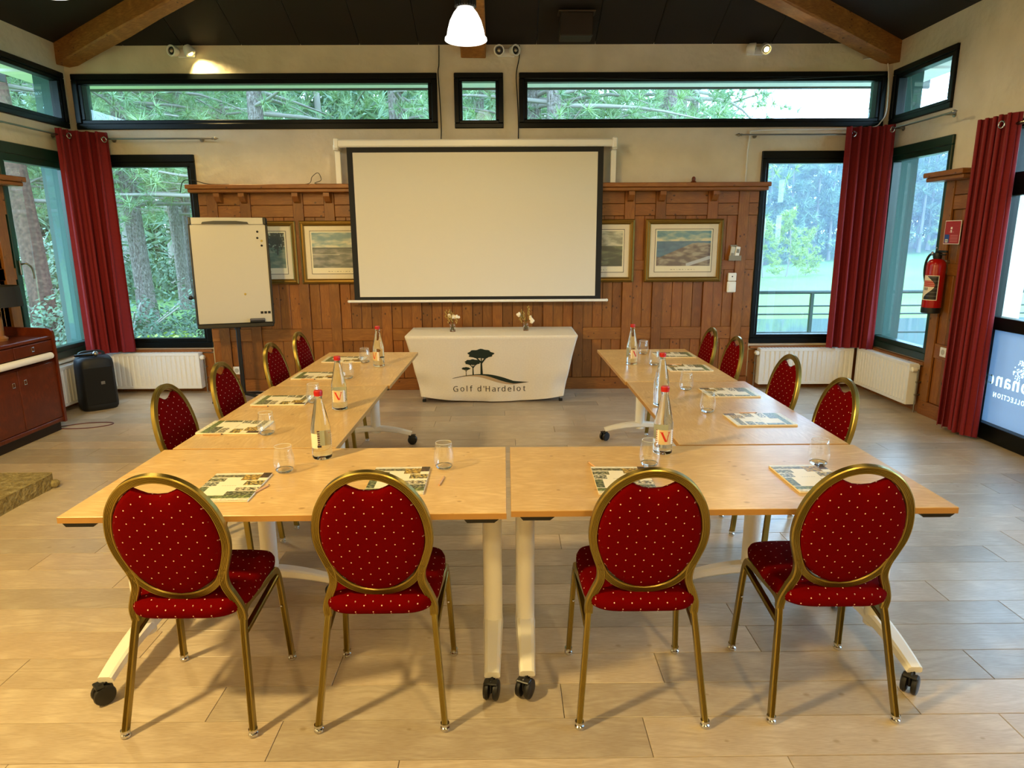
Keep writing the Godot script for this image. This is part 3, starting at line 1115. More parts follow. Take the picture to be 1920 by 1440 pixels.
# Banquet chair facing -z, feet centred on its origin.
func make_chair(label: String) -> Node3D:
	var o := thing("banquet_chair", label, "chair", Transform3D(), "gold banquet chairs with red dotted velvet")
	var tilt := Basis(Vector3(1, 0, 0), 0.215)  # the back leans away from the seat
	var lean := Transform3D(tilt, Vector3(0, 0.42, 0.125))
	# side frames
	for s in [-1, 1]:
		var hint := Vector3(0, 0, 1)
		var rear := bez([Vector3(s * 0.212, 0.022, 0.205), Vector3(s * 0.199, 0.16, 0.172), Vector3(s * 0.185, 0.31, 0.137), Vector3(s * 0.179, 0.376, 0.118), Vector3(s * 0.177, 0.406, 0.098), Vector3(s * 0.178, 0.414, 0.06)], 4)
		var m := MB.new()
		var prof := ribbed(0.019, 0.026, 4)
		m.sweep(rear, turn_prof(prof), Vector3(s, 0, 0).cross(Vector3(0, 1, 0)) * 0.0 + Vector3(s, 0.001, 0))
		var rl := part(o, "leg", m.done(), M.gold)
		var front := bez([Vector3(s * 0.212, 0.022, -0.205), Vector3(s * 0.205, 0.18, -0.193), Vector3(s * 0.197, 0.34, -0.181), Vector3(s * 0.194, 0.386, -0.172), Vector3(s * 0.193, 0.411, -0.152), Vector3(s * 0.192, 0.416, -0.11)], 4)
		m = MB.new()
		m.sweep(front, turn_prof(prof), Vector3(s, 0.001, 0))
		var fl := part(o, "leg", m.done(), M.gold)
		m = MB.new()
		m.sweep([Vector3(s * 0.178, 0.414, 0.061), Vector3(s * 0.192, 0.416, -0.111)], turn_prof(prof), Vector3(s, 0.001, 0))
		part(o, "seat_rail", m.done(), M.gold)
		m = MB.new()
		m.sweep([Vector3(s * 0.183, 0.335, 0.122), Vector3(s * 0.192, 0.38, -0.165)], ribbed(0.018, 0.022, 2), Vector3(s, 0.001, 0))
		part(o, "brace", m.done(), M.gold)
		for pr in [[rl, Vector3(s * 0.212, 0, 0.207)], [fl, Vector3(s * 0.212, 0, -0.206)]]:
			var g := MB.new()
			g.lathe([Vector2(0, 0), Vector2(0.013, 0), Vector2(0.0165, 0.005), Vector2(0.0155, 0.012), Vector2(0.011, 0.016), Vector2(0.015, 0.02), Vector2(0.015, 0.028), Vector2(0, 0.028)], 14, Transform3D(Basis(), pr[1]))
			part(pr[0], "glide", g.done(), M.chrome)
		var rv := MB.new()
		rv.ball(Vector3(s * 0.1985, 0.25, -0.175), Vector3(0.005, 0.005, 0.005), 4)
		part(fl, "rivet", rv.done(), M.chrome)
	# omega-shaped back tube, drawn flat and then leaned; y is measured along the back from the seat rail
	var half := [Vector2(0.178, -0.040), Vector2(0.177, 0.003), Vector2(0.162, 0.052), Vector2(0.145, 0.100), Vector2(0.146, 0.148), Vector2(0.160, 0.195), Vector2(0.174, 0.245), Vector2(0.178, 0.295), Vector2(0.170, 0.355), Vector2(0.150, 0.411), Vector2(0.112, 0.465), Vector2(0.060, 0.500), Vector2(0.0, 0.512)]
	var pts := []
	for p in half:
		pts.append(lean * Vector3(-p.x, p.y, 0))
	for i in range(half.size() - 2, -1, -1):
		pts.append(lean * Vector3(half[i].x, half[i].y, 0))
	var hoop := bez(pts, 5)
	var m := MB.new()
	m.sweep(hoop, ribbed(0.028, 0.022, 4), tilt * Vector3(0, 0, 1))
	part(o, "back_frame", m.done(), M.gold)
	var low := []
	for p in [Vector2(-0.150, 0.170), Vector2(-0.130, 0.127), Vector2(-0.095, 0.091), Vector2(-0.05, 0.069), Vector2(0, 0.062), Vector2(0.05, 0.069), Vector2(0.095, 0.091), Vector2(0.130, 0.127), Vector2(0.150, 0.170)]:
		low.append(lean * Vector3(p.x, p.y, 0))
	m = MB.new()
	m.sweep(bez(low, 5), ribbed(0.026, 0.021, 4), tilt * Vector3(0, 0, 1))
	part(o, "lower_back_bar", m.done(), M.gold)
	# pad: outline follows the ring, with the hand-hold cut out of its top
	var rim := []
	for k in 14:
		var a := deg_to_rad(lerpf(-90.0, 64.0, k / 13.0))
		rim.append(Vector2(0.1655 * cos(a), 0.287 + 0.213 * sin(a)))
	rim.append_array([Vector2(0.052, 0.467), Vector2(0.03, 0.457), Vector2(0, 0.454)])
	var full := []
	full.append_array(rim)
	for i in range(rim.size() - 2, 0, -1):
		full.append(Vector2(-rim[i].x, rim[i].y))
	m = MB.new()
	pad(m, full, Vector2(0, 0.27), [[1.0, 0.0], [0.985, 0.011], [0.93, 0.018], [0.8, 0.024], [0.55, 0.028], [0.25, 0.029], [0.0, 0.029]], lean, Vector3(0, 0, 1))
	pad(m, full, Vector2(0, 0.27), [[1.0, 0.0], [0.985, 0.009], [0.93, 0.014], [0.8, 0.017], [0.55, 0.019], [0.25, 0.02], [0.0, 0.02]], lean, Vector3(0, 0, -1))
	part(o, "backrest", m.done(), M.velvet)
	# seat cushion: rounded, wider in front
	var seat := []
	for i in 44:
		var a := TAU * i / 44
		var c := cos(a)
		var s := sin(a)
		var e := 0.36
		var x := signf(c) * pow(absf(c), e) * (0.196 if s < 0 else 0.196 - 0.026 * absf(s))
		var z := signf(s) * pow(absf(s), e) * 0.205
		seat.append(Vector2(x, z))
	m = MB.new()
	var flatx := Transform3D(Basis(Vector3(1, 0, 0), Vector3(0, 0, 1), Vector3(0, -1, 0)), Vector3(0, 0.434, -0.025))
	pad(m, seat, Vector2.ZERO, [[1.0, 0.0], [1.0, -0.012], [0.97, -0.026], [0.9, -0.034], [0.7, -0.042], [0.4, -0.047], [0.0, -0.048]], flatx, Vector3(0, 0, 1))
	pad(m, seat, Vector2.ZERO, [[1.0, 0.0], [0.99, 0.012], [0.96, 0.02], [0.0, 0.021]], flatx, Vector3(0, 0, 1))
	part(o, "seat", m.done(), M.velvet)
	return o


func turn_prof(p: Array) -> Array:
	var out := []
	for v in p:
		out.append(Vector2(v.y, v.x) * Vector2(1, -1))
	return out


# Concentric copies of an outline, each raised by its height along «out», closing a cushion's face.
func pad(m: MB, outline: Array, mid: Vector2, steps: Array, x: Transform3D, out: Vector3) -> void:
	m.smooth(1)
	var n := outline.size()
	for k in steps.size() - 1:
		var a: Array = steps[k]
		var b: Array = steps[k + 1]
		for i in n:
			var j := (i + 1) % n
			var q := []
			for w in [[i, a], [j, a], [j, b], [i, b]]:
				var p: Vector2 = mid + (outline[w[0]] - mid) * w[1][0]
				q.append(x * (Vector3(p.x, p.y, 0) + out * w[1][1]))
			var centre := x * (Vector3(mid.x, mid.y, 0))
			var o: Vector3 = (q[0] + q[2]) / 2 - centre + x.basis * out * (0.3 * signf(steps[-1][1]))
			if b[0] == 0.0:
				m.face([q[0], q[1], q[2]], o)
			else:
				m.face(q, o)


func chairs() -> void:
	var c := make_chair("gold-framed red velvet chair at the near table, closest to the hearth")
	c.transform = T(Vector3(-1.067, 0, -2.13), 0.0)
	var spots := [
		[-0.43, -2.147, 0.0, "gold-framed red velvet chair at the near table, second from the hearth"],
		[0.448, -2.148, 0.0, "gold-framed red velvet chair at the near table, second from the door side"],
		[1.105, -2.165, 0.0, "gold-framed red velvet chair at the near table, closest to the glazed door"],
		[-1.435, -3.16, -PI / 2, "red velvet chair beside the side table, closest to the sideboard"],
		[-1.415, -3.75, -PI / 2, "red velvet chair on the sideboard side, second from the near table"],
		[-1.375, -4.46, -PI / 2, "red velvet chair on the sideboard side, third from the near table"],
		[-1.35, -5.0, -PI / 2, "red velvet chair nearest the flip chart"],
		[1.445, -3.2, PI / 2, "red velvet chair on the door side, first from the near table"],
		[1.46, -3.87, PI / 2, "red velvet chair on the door side, second from the near table"],
		[1.395, -4.63, PI / 2, "red velvet chair on the door side, third from the near table"],
		[1.36, -5.1, PI / 2, "red velvet chair on the door side, nearest the panelled wall"],
	]
	for s in spots:
		copy(c, T(Vector3(s[0], 0, s[1]), s[2] + rng.randf_range(-0.02, 0.02)), s[3])


# ---------------------------------------------------------------- what stands on the tables

const TOP := 0.7405

func quad_uv(w: float, h: float) -> ArrayMesh:  # flat sheet in x-z with its picture's top towards -z
	var a := []
	a.resize(Mesh.ARRAY_MAX)
	a[Mesh.ARRAY_VERTEX] = PackedVector3Array([Vector3(-w / 2, 0, -h / 2), Vector3(w / 2, 0, -h / 2), Vector3(w / 2, 0, h / 2), Vector3(-w / 2, 0, h / 2)])
	a[Mesh.ARRAY_NORMAL] = PackedVector3Array([Vector3.UP, Vector3.UP, Vector3.UP, Vector3.UP])
	a[Mesh.ARRAY_TEX_UV] = PackedVector2Array([Vector2(0, 0), Vector2(1, 0), Vector2(1, 1), Vector2(0, 1)])
	a[Mesh.ARRAY_INDEX] = PackedInt32Array([0, 1, 2, 0, 2, 3])
	var m := ArrayMesh.new()
	m.add_surface_from_arrays(Mesh.PRIMITIVE_TRIANGLES, a)
	return m


func print_mat(im: Image, rough := 0.35) -> StandardMaterial3D:
	var m := mat(Color.WHITE, rough)
	m.albedo_texture = ImageTexture.create_from_image(im)
	m.texture_repeat = false
	return m


# The folder's cover: a white field edged with small landscape photographs.
func cover_image() -> Image:
	var im := Image.create_empty(288, 204, false, Image.FORMAT_RGB8)
	im.fill(hexc("efe6cc"))
	var n := FastNoiseLite.new()
	n.frequency = 0.045
	n.seed = 5
	var shots := [[0, 0, 288, 14, "e9e4d2", "d8d6c8"], [0, 14, 160, 20, "3c3b2c", "a89f72"], [0, 40, 84, 26, "2f3522", "b8b08a"], [0, 70, 66, 30, "41463a", "d6cfb4"], [160, 14, 84, 44, "5d4a22", "d9b24f"], [244, 0, 44, 40, "1f1812", "6b4a28"], [196, 62, 92, 34, "2c2a1d", "e3c56b"], [178, 112, 110, 24, "3b3424", "efe3c2"], [150, 140, 138, 30, "23271a", "9b9872"], [0, 168, 288, 20, "37411f", "8f9a5c"], [0, 188, 288, 16, "c9c3a4", "efe8d2"], [0, 104, 40, 60, "2a3320", "8a8f63"]]
	for s in shots:
		for y in s[3]:
			for x in s[2]:
				var px: int = s[0] + x
				var py: int = s[1] + y
				if px < 288 and py < 204:
					var k := clampf(0.5 + 1.5 * n.get_noise_2d(px * 1.0, py * 2.4), 0, 1)
					im.set_pixel(px, py, hexc(s[4]).lerp(hexc(s[5]), k))
	for y in range(96, 100):
		for x in range(92, 168):
			if (x / 3) % 4 != 3 and y != 97:
				im.set_pixel(x, y, hexc("b9b298"))
	return im


func table_things() -> void:
	var sides := [
		# x, z, yaw, label
		[-1.0, -2.275, 0.0, 0, "white photo-edged folder on the near table, before the chair closest to the hearth"],
		[-0.405, -2.33, 0.0, 0, "white photo-edged folder on the near table, behind the second chair from the hearth"],
		[0.425, -2.315, 0.0, 0, "white photo-edged folder on the near table, behind the second chair from the door"],
		[1.125, -2.32, 0.0, 0, "white photo-edged folder on the near table, closest to the glazed door"],
		[-1.295, -3.06, -PI / 2, 1, "folder before the chair closest to the sideboard"],
		[-1.245, -3.595, -PI / 2, 1, "thick folder before the second chair on the sideboard side"],
		[-1.24, -4.272, -PI / 2, 1, "folder before the third chair on the sideboard side"],
		[-1.205, -4.86, -PI / 2, 1, "folder at the far end of the table row by the flip chart"],
		[1.232, -3.13, PI / 2, 1, "folder before the first chair on the door side"],
		[1.275, -3.71, PI / 2, 1, "folder before the second chair on the door side"],
		[1.235, -4.445, PI / 2, 1, "folder before the third chair on the door side"],
		[1.265, -4.965, PI / 2, 1, "folder at the far end of the table row on the door side"],
	]
	var cover := print_mat(cover_image())
	var paper := mat(hexc("ece2c8"), 0.7)
	var proto := thing("folder", sides[0][4], "folder", Transform3D(), "photo-edged folders at every seat")
	var pm := MB.new()
	pm.box(Vector3(0, 0.0035, 0), Vector3(0.297, 0.007, 0.21), 0.001)
	part(proto, "pages", pm.done(), paper)
	part(proto, "cover", quad_uv(0.298, 0.211), cover, T(Vector3(0, 0.0076, 0)))
	for i in sides.size():
		var s: Array = sides[i]
		var yaw: float = s[2] + rng.randf_range(-0.04, 0.04)
		var at := T(Vector3(s[0], TOP, s[1]), yaw)
		at.basis = at.basis * Basis.from_scale(Vector3(0.707, 1, 1.30 if s[3] == 0 else 1.38))  # the cover is drawn sideways on; folders stand upright before each seat
		if i == 0:
			proto.transform = at
		else:
			copy(proto, at, s[4])
	# pencils
	var pencils := [
		[-0.885, -2.255, 1.25, "short wooden pencil beside the folder closest to the hearth"],
		[-0.245, -2.325, 1.45, "short wooden pencil beside the second folder on the near table"],
		[0.335, -2.48, 1.9, "short wooden pencil behind the third folder on the near table"],
		[-1.355, -2.945, 0.03, "short wooden pencil before the folder closest to the sideboard"],
		[-1.325, -3.465, 0.0, "short wooden pencil before the thick folder"],
		[-1.27, -4.16, 0.0, "short wooden pencil before the third folder on the sideboard side"],
		[1.222, -3.255, 0.0, "short wooden pencil behind the first folder on the door side"],
		[1.19, -4.585, 0.0, "short wooden pencil behind the third folder on the door side"],
	]
	var pe := thing("pencil", pencils[0][3], "pencil", Transform3D(), "short wooden pencils beside the folders")
	var bm := MB.new()
	bm.tube([Vector3(-0.045, 0.0038, 0), Vector3(0.038, 0.0038, 0)], 0.0038, 6)
	part(pe, "shaft", bm.done(), mat(hexc("d9a878"), 0.5))
	var tm := MB.new()
	tm.tube([Vector3(0.038, 0.0038, 0), Vector3(0.046, 0.0038, 0)], 0.0036, 6, false, [1.0, 0.35])
	part(pe, "tip", tm.done(), mat(hexc("4a3a2a"), 0.5))
	for i in pencils.size():
		var at := T(Vector3(pencils[i][0], TOP, pencils[i][1]), pencils[i][2])
		if i == 0:
			pe.transform = at
		else:
			copy(pe, at, pencils[i][3])
	# stemless glasses
	var glasses := [
		[-0.862, -2.442, "empty stemless glass on the near table, between the first folder and the first bottle"],
		[-0.249, -2.471, "empty stemless glass on the near table, by itself left of the table gap"],
		[0.557, -2.484, "empty stemless glass on the near table, in front of a water bottle"],
		[1.222, -2.478, "empty stemless glass touching the folder closest to the glazed door"],
		[-1.107, -2.947, "empty stemless glass beside the folder closest to the sideboard"],
		[-1.062, -3.553, "empty stemless glass beside the thick folder"],
		[-1.024, -4.189, "empty stemless glass behind the middle bottle on the sideboard side"],
		[-1.030, -4.749, "empty stemless glass at the far end of the row by the flip chart"],
		[1.025, -3.29, "empty stemless glass on the door side, first from the near table"],
		[1.051, -3.803, "empty stemless glass on the door side, second from the near table"],
		[1.03, -4.574, "empty stemless glass on the door side, beside the far bottle"],
		[1.045, -5.03, "empty stemless glass on the door side, at the far end"],
	]
	var gl := thing("drinking_glass", glasses[0][2], "glass", Transform3D(), "stemless glasses on the tables")
	var gm := MB.new()
	gm.lathe([Vector2(0.0335, 0.012), Vector2(0.0395, 0.03), Vector2(0.0405, 0.045), Vector2(0.038, 0.066), Vector2(0.0335, 0.09), Vector2(0.031, 0.105), Vector2(0.0296, 0.105), Vector2(0.032, 0.09), Vector2(0.0366, 0.066), Vector2(0.039, 0.045), Vector2(0.0378, 0.03), Vector2(0.032, 0.0135)], 40, Transform3D(), 90.0)
	part(gl, "bowl", gm.done(), M.thin)
	gm = MB.new()
	gm.lathe([Vector2(0, 0), Vector2(0.02, 0.0), Vector2(0.027, 0.003), Vector2(0.0335, 0.012), Vector2(0.0315, 0.0135), Vector2(0.022, 0.0085), Vector2(0, 0.0075)], 40, Transform3D(), 90.0)
	part(gl, "base", gm.done(), M.glassy)
	gm = MB.new()
	var lip := []
	for k in 36:
		lip.append(Vector3(cos(TAU * k / 36) * 0.031, 0.105, sin(TAU * k / 36) * 0.031))
	gm.tube(lip, 0.0007, 6, true)
	part(gl, "rim", gm.done(), mat(Color(0.9, 0.92, 0.92), 0.1))
	for i in glasses.size():
		var at := T(Vector3(glasses[i][0], TOP, glasses[i][1]), 0.3 * i)
		if i == 0:
			gl.transform = at
		else:
			copy(gl, at, glasses[i][2])
	# water bottles
	var bottles := [
		[-0.762, -2.612, 2.6, "full water bottle with red cap on the near table, the label turned away"],
		[-0.884, -3.41, 0.1, "full water bottle with red cap in the middle of the sideboard side"],
		[-0.902, -4.61, -0.7, "full water bottle with red cap at the far end by the flip chart"],
		[0.646, -2.645, 0.0, "full water bottle with red cap and a red V label on the near table"],
		[0.822, -3.45, 0.8, "full water bottle with red cap on the door side, half hidden behind another"],
		[0.883, -4.63, 0.5, "full water bottle with red cap at the far end on the door side"],
	]
	var bo := thing("water_bottle", bottles[0][3], "bottle", Transform3D(), "full water bottles with red caps")
	var body := MB.new()
	body.lathe([Vector2(0, 0.004), Vector2(0.02, 0.0), Vector2(0.034, 0.0), Vector2(0.0385, 0.004), Vector2(0.0395, 0.012), Vector2(0.0395, 0.115), Vector2(0.039, 0.128), Vector2(0.0355, 0.150), Vector2(0.0285, 0.183), Vector2(0.0205, 0.222), Vector2(0.0155, 0.244), Vector2(0.0145, 0.252), Vector2(0.0158, 0.256), Vector2(0.0158, 0.262), Vector2(0.0140, 0.266), Vector2(0.0138, 0.275), Vector2(0, 0.275)], 40, Transform3D(), 50.0)
	part(bo, "body", body.done(), M.water)
	var cap := MB.new()
	cap.lathe([Vector2(0.0142, 0.262), Vector2(0.0168, 0.262), Vector2(0.0172, 0.266), Vector2(0.0168, 0.270), Vector2(0.0168, 0.281), Vector2(0.0155, 0.2835), Vector2(0, 0.2835)], 28)
	for i in 28:
		cap.box(Vector3(0.0168, 0.275, 0), Vector3(0.0012, 0.01, 0.0014), 0, Transform3D(Basis(Vector3.UP, TAU * i / 28), Vector3.ZERO))
	part(bo, "cap", cap.done(), M.red_plastic)
	var lab := wrap_mesh(0.0402, 0.045, 0.107, 2.0, 20)
	part(bo, "paper_label", lab, print_mat(label_image(), 0.4))
	var rear := wrap_mesh(0.0402, 0.05, 0.112, 0.9, 10)
	part(bo, "back_label", rear, mat(hexc("e8e2d0"), 0.5), T(Vector3.ZERO, PI))
	var dk := wrap_mesh(0.0405, 0.055, 0.064, 0.4, 6)
	part(bo, "stripe", dk, mat(hexc("2a2032"), 0.5), T(Vector3.ZERO, PI + 0.6))
	for i in bottles.size():
		var at := T(Vector3(bottles[i][0], TOP, bottles[i][1]), bottles[i][2])
		if i == 0:
			bo.transform = at
		else:
			copy(bo, at, bottles[i][3])


# Part of a cylinder facing +z, with its picture upright.
func wrap_mesh(r: float, y0: float, y1: float, span: float, n: int) -> ArrayMesh:
	var v := PackedVector3Array()
	var nn := PackedVector3Array()
	var uv := PackedVector2Array()
	var ix := PackedInt32Array()
	for i in n + 1:
		var t := float(i) / n
		var a := (t - 0.5) * span
		for k in 2:
			v.append(Vector3(sin(a) * r, y0 if k == 0 else y1, cos(a) * r))
			nn.append(Vector3(sin(a), 0, cos(a)))
			uv.append(Vector2(t, 1 - k))
		if i < n:
			var b := i * 2
			ix.append_array([b, b + 1, b + 3, b, b + 3, b + 2])
	var arr := []
	arr.resize(Mesh.ARRAY_MAX)
	arr[Mesh.ARRAY_VERTEX] = v
	arr[Mesh.ARRAY_NORMAL] = nn
	arr[Mesh.ARRAY_TEX_UV] = uv
	arr[Mesh.ARRAY_INDEX] = ix
	var m := ArrayMesh.new()
	m.add_surface_from_arrays(Mesh.PRIMITIVE_TRIANGLES, arr)
	return m


func label_image() -> Image:
	var im := Image.create_empty(160, 124, false, Image.FORMAT_RGB8)
	im.fill(hexc("e9e4d6"))
	for y in 124:
		for x in 160:
			if x > 26 and x < 134:
				im.set_pixel(x, y, hexc("d3b98a"))
			if x < 12 or x > 150:
				im.set_pixel(x, y, hexc("7a2a3a") if (y / 9) % 2 == 0 else hexc("e9e4d6"))
			# a V with a thick left stroke
			var t := (y - 18.0) / 80.0
			if t > 0.0 and t < 1.0:
				var l := 48.0 + t * 38.0
				var r := 112.0 - t * 22.0
				if x > l - 9.0 and x < l + 9.0:
					im.set_pixel(x, y, hexc("bf1f16"))
				elif x > r - 3.0 and x < r + 3.0 and t < 0.95:
					im.set_pixel(x, y, hexc("bf1f16"))
			if t > -0.02 and t < 0.05 and (absf(x - 48.0) < 15.0 or absf(x - 112.0) < 11.0):
				im.set_pixel(x, y, hexc("bf1f16"))
			if x > 96 and x < 101 and y > 40 and y < 100 and (y / 5) % 2 == 0:
				im.set_pixel(x, y, hexc("bf1f16"))
	return im


# ---------------------------------------------------------------- the table under its printed cloth

func cloth_at(u: float, v: float) -> Vector3:  # front sheet: u -1..1 across, v 0 at the top edge, 1 at the hem
	var drop := 0.70 - 0.012
	var hem := 0.012 + 0.055 * pow(absf(u), 2.5)
	var y := lerpf(drop, hem, v)
	var w := lerpf(0.832, 0.715, pow(v, 0.9))
	var z := lerpf(-6.335, -6.50, pow(v, 0.8))
	var fold_ := 0.010 * sin(u * 9.0 + 1.0) * v + 0.006 * sin(u * 23.0 + 2.0 * v) * v * (1 - 0.5 * v) + 0.02 * pow(absf(u), 6.0) * sin(v * 14.0) * v
	return Vector3(-0.15 + u * w, y, z + fold_)


func head_table() -> void:
	var fr := thing("folding_table", "folding table hidden under the white printed cloth, black feet showing", "table", T(Vector3(-0.15, 0, -6.65)))
	part(fr, "table_top", bxm(Vector3(1.62, 0.03, 0.60), 0.004, Vector3(0, 0.673, 0)), M.white)
	for x in [-0.69, 0.69]:
		for z in [-0.22, 0.10]:
			var m := MB.new()
			m.cyl(Vector3(x, 0.03, z), Vector3(x, 0.66, z), 0.014, 12)
			var lg := part(fr, "leg", m.done(), M.steel)
			part(lg, "foot", bxm(Vector3(0.036, 0.03, 0.036), 0.005, Vector3(x, 0.015, z)), M.black)
	var o := thing("printed_tablecloth", "white cloth printed with pine trees and lettering over the head table", "tablecloth")
	# top, front, sides and back as one draped sheet
	var m := MB.new()
	m.smooth(1)
	var nu := 72
	var nv := 26
	var grid := []
	for j in nv + 1:
		var row := []
		for i in nu + 1:
			row.append(cloth_at(-1.0 + 2.0 * i / nu, float(j) / nv))
		grid.append(row)
	for j in nv:
		for i in nu:
			m.quad(grid[j + 1][i], grid[j + 1][i + 1], grid[j][i + 1], grid[j][i])
	var back := []
	var y := 0.70
	for i in nu + 1:
		back.append(Vector3(-0.15 + 0.832 * (-1.0 + 2.0 * i / nu), y, -6.975))
	for i in nu:  # rounded front edge, then the flat top
		var a: Vector3 = grid[0][i]
		var b: Vector3 = grid[0][i + 1]
		var a2 := Vector3(a.x, 0.698, a.z - 0.006)
		var b2 := Vector3(b.x, 0.698, b.z - 0.006)
		var a3 := Vector3(a.x, y, a.z - 0.016)
		var b3 := Vector3(b.x, y, b.z - 0.016)
		m.quad(a, b, b2, a2)
		m.quad(a2, b2, b3, a3)
		m.quad(a3, b3, back[i + 1], back[i])
	for s in [0, nu]:  # sides, gathered towards the legs
		var sg := -1.0 if s == 0 else 1.0
		for j in nv:
			for k in 10:
				var q := []
				for w in [[j, k], [j, k + 1], [j + 1, k + 1], [j + 1, k]]:
					var f: Vector3 = grid[w[0]][s]
					var v := float(w[0]) / nv
					var t := float(w[1]) / 10.0
					var bz := lerpf(-6.975, -6.93, v)
					q.append(Vector3(f.x + sg * 0.018 * sin(t * 9.0 + v * 3.0) * v * sin(PI * t), f.y + (0.0 if v < 0.01 else -0.02 * t * v), lerpf(f.z, bz, t)))
				m.face(q, Vector3(sg, 0, 0))
		for k in 10:
			var f: Vector3 = grid[0][s]
			m.face([Vector3(f.x, f.y, lerpf(f.z, -6.975, k / 10.0)), Vector3(f.x, f.y, lerpf(f.z, -6.975, (k + 1) / 10.0)), Vector3(f.x, y, lerpf(f.z - 0.016, -6.975, (k + 1) / 10.0)), Vector3(f.x, y, lerpf(f.z - 0.016, -6.975, k / 10.0))], Vector3(sg, 0.3, 0))
	part(o, "cloth", m.done(), M.cloth)
	# print: drawn in metres on the front plane, laid on the folds
	var dark := mat(hexc("14251b"), 0.8)
	var tan := mat(hexc("b79e7e"), 0.8)
	var ink := mat(hexc("2c241c"), 0.8)
	part(o, "printed_hill", hill(0), dark)
	part(o, "printed_sand", hill(1), tan)
	for t in [[-0.252, 0.305, 0.258, 0.248], [-0.336, 0.300, 0.158, 0.152], [-0.405, 0.297, 0.080, 0.084]]:
		for poly in pine_logo(t[0], t[1], t[2], t[3]):
			part(o, "printed_tree", print_shape(poly), dark)
	var words := "Golf d'Hardelot"
	var x := -0.538
	var f := SystemFont.new()
	f.font_names = PackedStringArray(["Droid Sans"])
	for i in words.length():
		var c := words[i]
		if c == " ":
			x += 0.034
			continue
		var tm := TextMesh.new()
		tm.text = c
		tm.font = f
		tm.font_size = 48
		tm.pixel_size = 0.00172
		tm.depth = 0.0
		tm.curve_step = 1.0
		tm.horizontal_alignment = HORIZONTAL_ALIGNMENT_LEFT
		tm.vertical_alignment = VERTICAL_ALIGNMENT_BOTTOM
		var box := tm.get_aabb()
		var arr := tm.surface_get_arrays(0)
		var v: PackedVector3Array = arr[Mesh.ARRAY_VERTEX]
		var idx = arr[Mesh.ARRAY_INDEX]
		var b := MB.new()
		b.flat()
		var order := []
		if idx != null and idx.size() > 0:
			for q in idx:
				order.append(q)
		else:
			for q in v.size():
				order.append(q)
		for q in range(0, order.size(), 3):
			var p := []
			for w in 3:
				var s := v[order[q + w]]
				p.append(on_cloth(x + s.x - box.position.x, 0.098 + s.y))
			b.face(p, Vector3(0, 0, 1))
		part(o, "letter", b.done(), ink)
		x += box.size.x + 0.0205 + 0.003 - (0.010 if c in "r'f" else 0.0)
	# two little vases
	vase(Vector3(-0.545, 0.7005, -6.645), 3, "small glass jar with tall dried grasses and white cotton flowers")
	vase(Vector3(0.192, 0.7005, -6.69), 8, "small glass jar with drooping white cotton flowers")


func on_cloth(x: float, y: float) -> Vector3:
	var v := clampf((0.688 - y) / 0.676, 0.0, 1.0)
	var u := 0.0
	for k in 3:
		u = (x + 0.15) / lerpf(0.832, 0.715, pow(v, 0.9))
		v = clampf((0.688 - y) / (0.688 - 0.012 - 0.055 * pow(absf(u), 2.5)), 0.0, 1.0)
	return cloth_at(u, v) + Vector3(0, 0.0004, 0.0022)


func print_shape(poly: PackedVector2Array) -> ArrayMesh:
	var m := MB.new()
	m.flat()
	var t := Geometry2D.triangulate_polygon(poly)
	for i in range(0, t.size(), 3):
		m.face([on_cloth(poly[t[i]].x, poly[t[i]].y), on_cloth(poly[t[i + 1]].x, poly[t[i + 1]].y), on_cloth(poly[t[i + 2]].x, poly[t[i + 2]].y)], Vector3(0, 0, 1))
	return m.done()


func hill(which: int) -> ArrayMesh:
	var m := MB.new()
	m.flat()
	var last := []
	for i in 61:
		var t := i / 60.0
		var x := lerpf(-0.545, 0.215, t)
		var y := 0.262 + 0.042 * sin(PI * minf(t / 0.8, 1.0)) - 0.045 * smoothstep(0.45, 1.0, t)
		var dark := 0.005 + 0.036 * exp(-pow((t - 0.66) / 0.22, 2.0))
		dark = minf(dark, minf(0.16 * t, 0.14 * (1.0 - t)) + 0.0008)
		var sand := minf(0.034 * exp(-pow((t - 0.52) / 0.26, 2.0)), 0.10 * (1.0 - t) + 0.0005)
		var a := y if which == 0 else y - dark
		var b := y - dark if which == 0 else y - dark - sand
		var here := [on_cloth(x, a), on_cloth(x, (a + b) / 2), on_cloth(x, b)]
		if last:
			m.face([last[0], here[0], here[1], last[1]], Vector3(0, 0, 1))
			m.face([last[1], here[1], here[2], last[2]], Vector3(0, 0, 1))
		last = here
	return m.done()


func pine_logo(x: float, y: float, h: float, w: float) -> Array:
	var k := h / 0.26
	var trunk := PackedVector2Array([Vector2(x - 0.013 * k, y - 0.012), Vector2(x + 0.012 * k, y - 0.012), Vector2(x + 0.007 * k, y + h * 0.42), Vector2(x + 0.045 * k, y + h * 0.62), Vector2(x + 0.036 * k, y + h * 0.66), Vector2(x + 0.004 * k, y + h * 0.52), Vector2(x + 0.006 * k, y + h * 0.66), Vector2(x - 0.006 * k, y + h * 0.66), Vector2(x - 0.006 * k, y + h * 0.52), Vector2(x - 0.04 * k, y + h * 0.66), Vector2(x - 0.05 * k, y + h * 0.63), Vector2(x - 0.009 * k, y + h * 0.44)])
	var crown := []
	var n := 44
	for i in n:
		var a := TAU * i / n
		var bump := 1.0 + 0.07 * sin(a * 9.0) + 0.04 * sin(a * 5.0 + 1.0)
		var ry := 0.20 if sin(a) > 0 else 0.17
		crown.append(Vector2(x + 0.002 + cos(a) * w * 0.5 * bump - w * 0.03, y + h * 0.80 + sin(a) * h * ry * bump))
	return [trunk, PackedVector2Array(crown)]


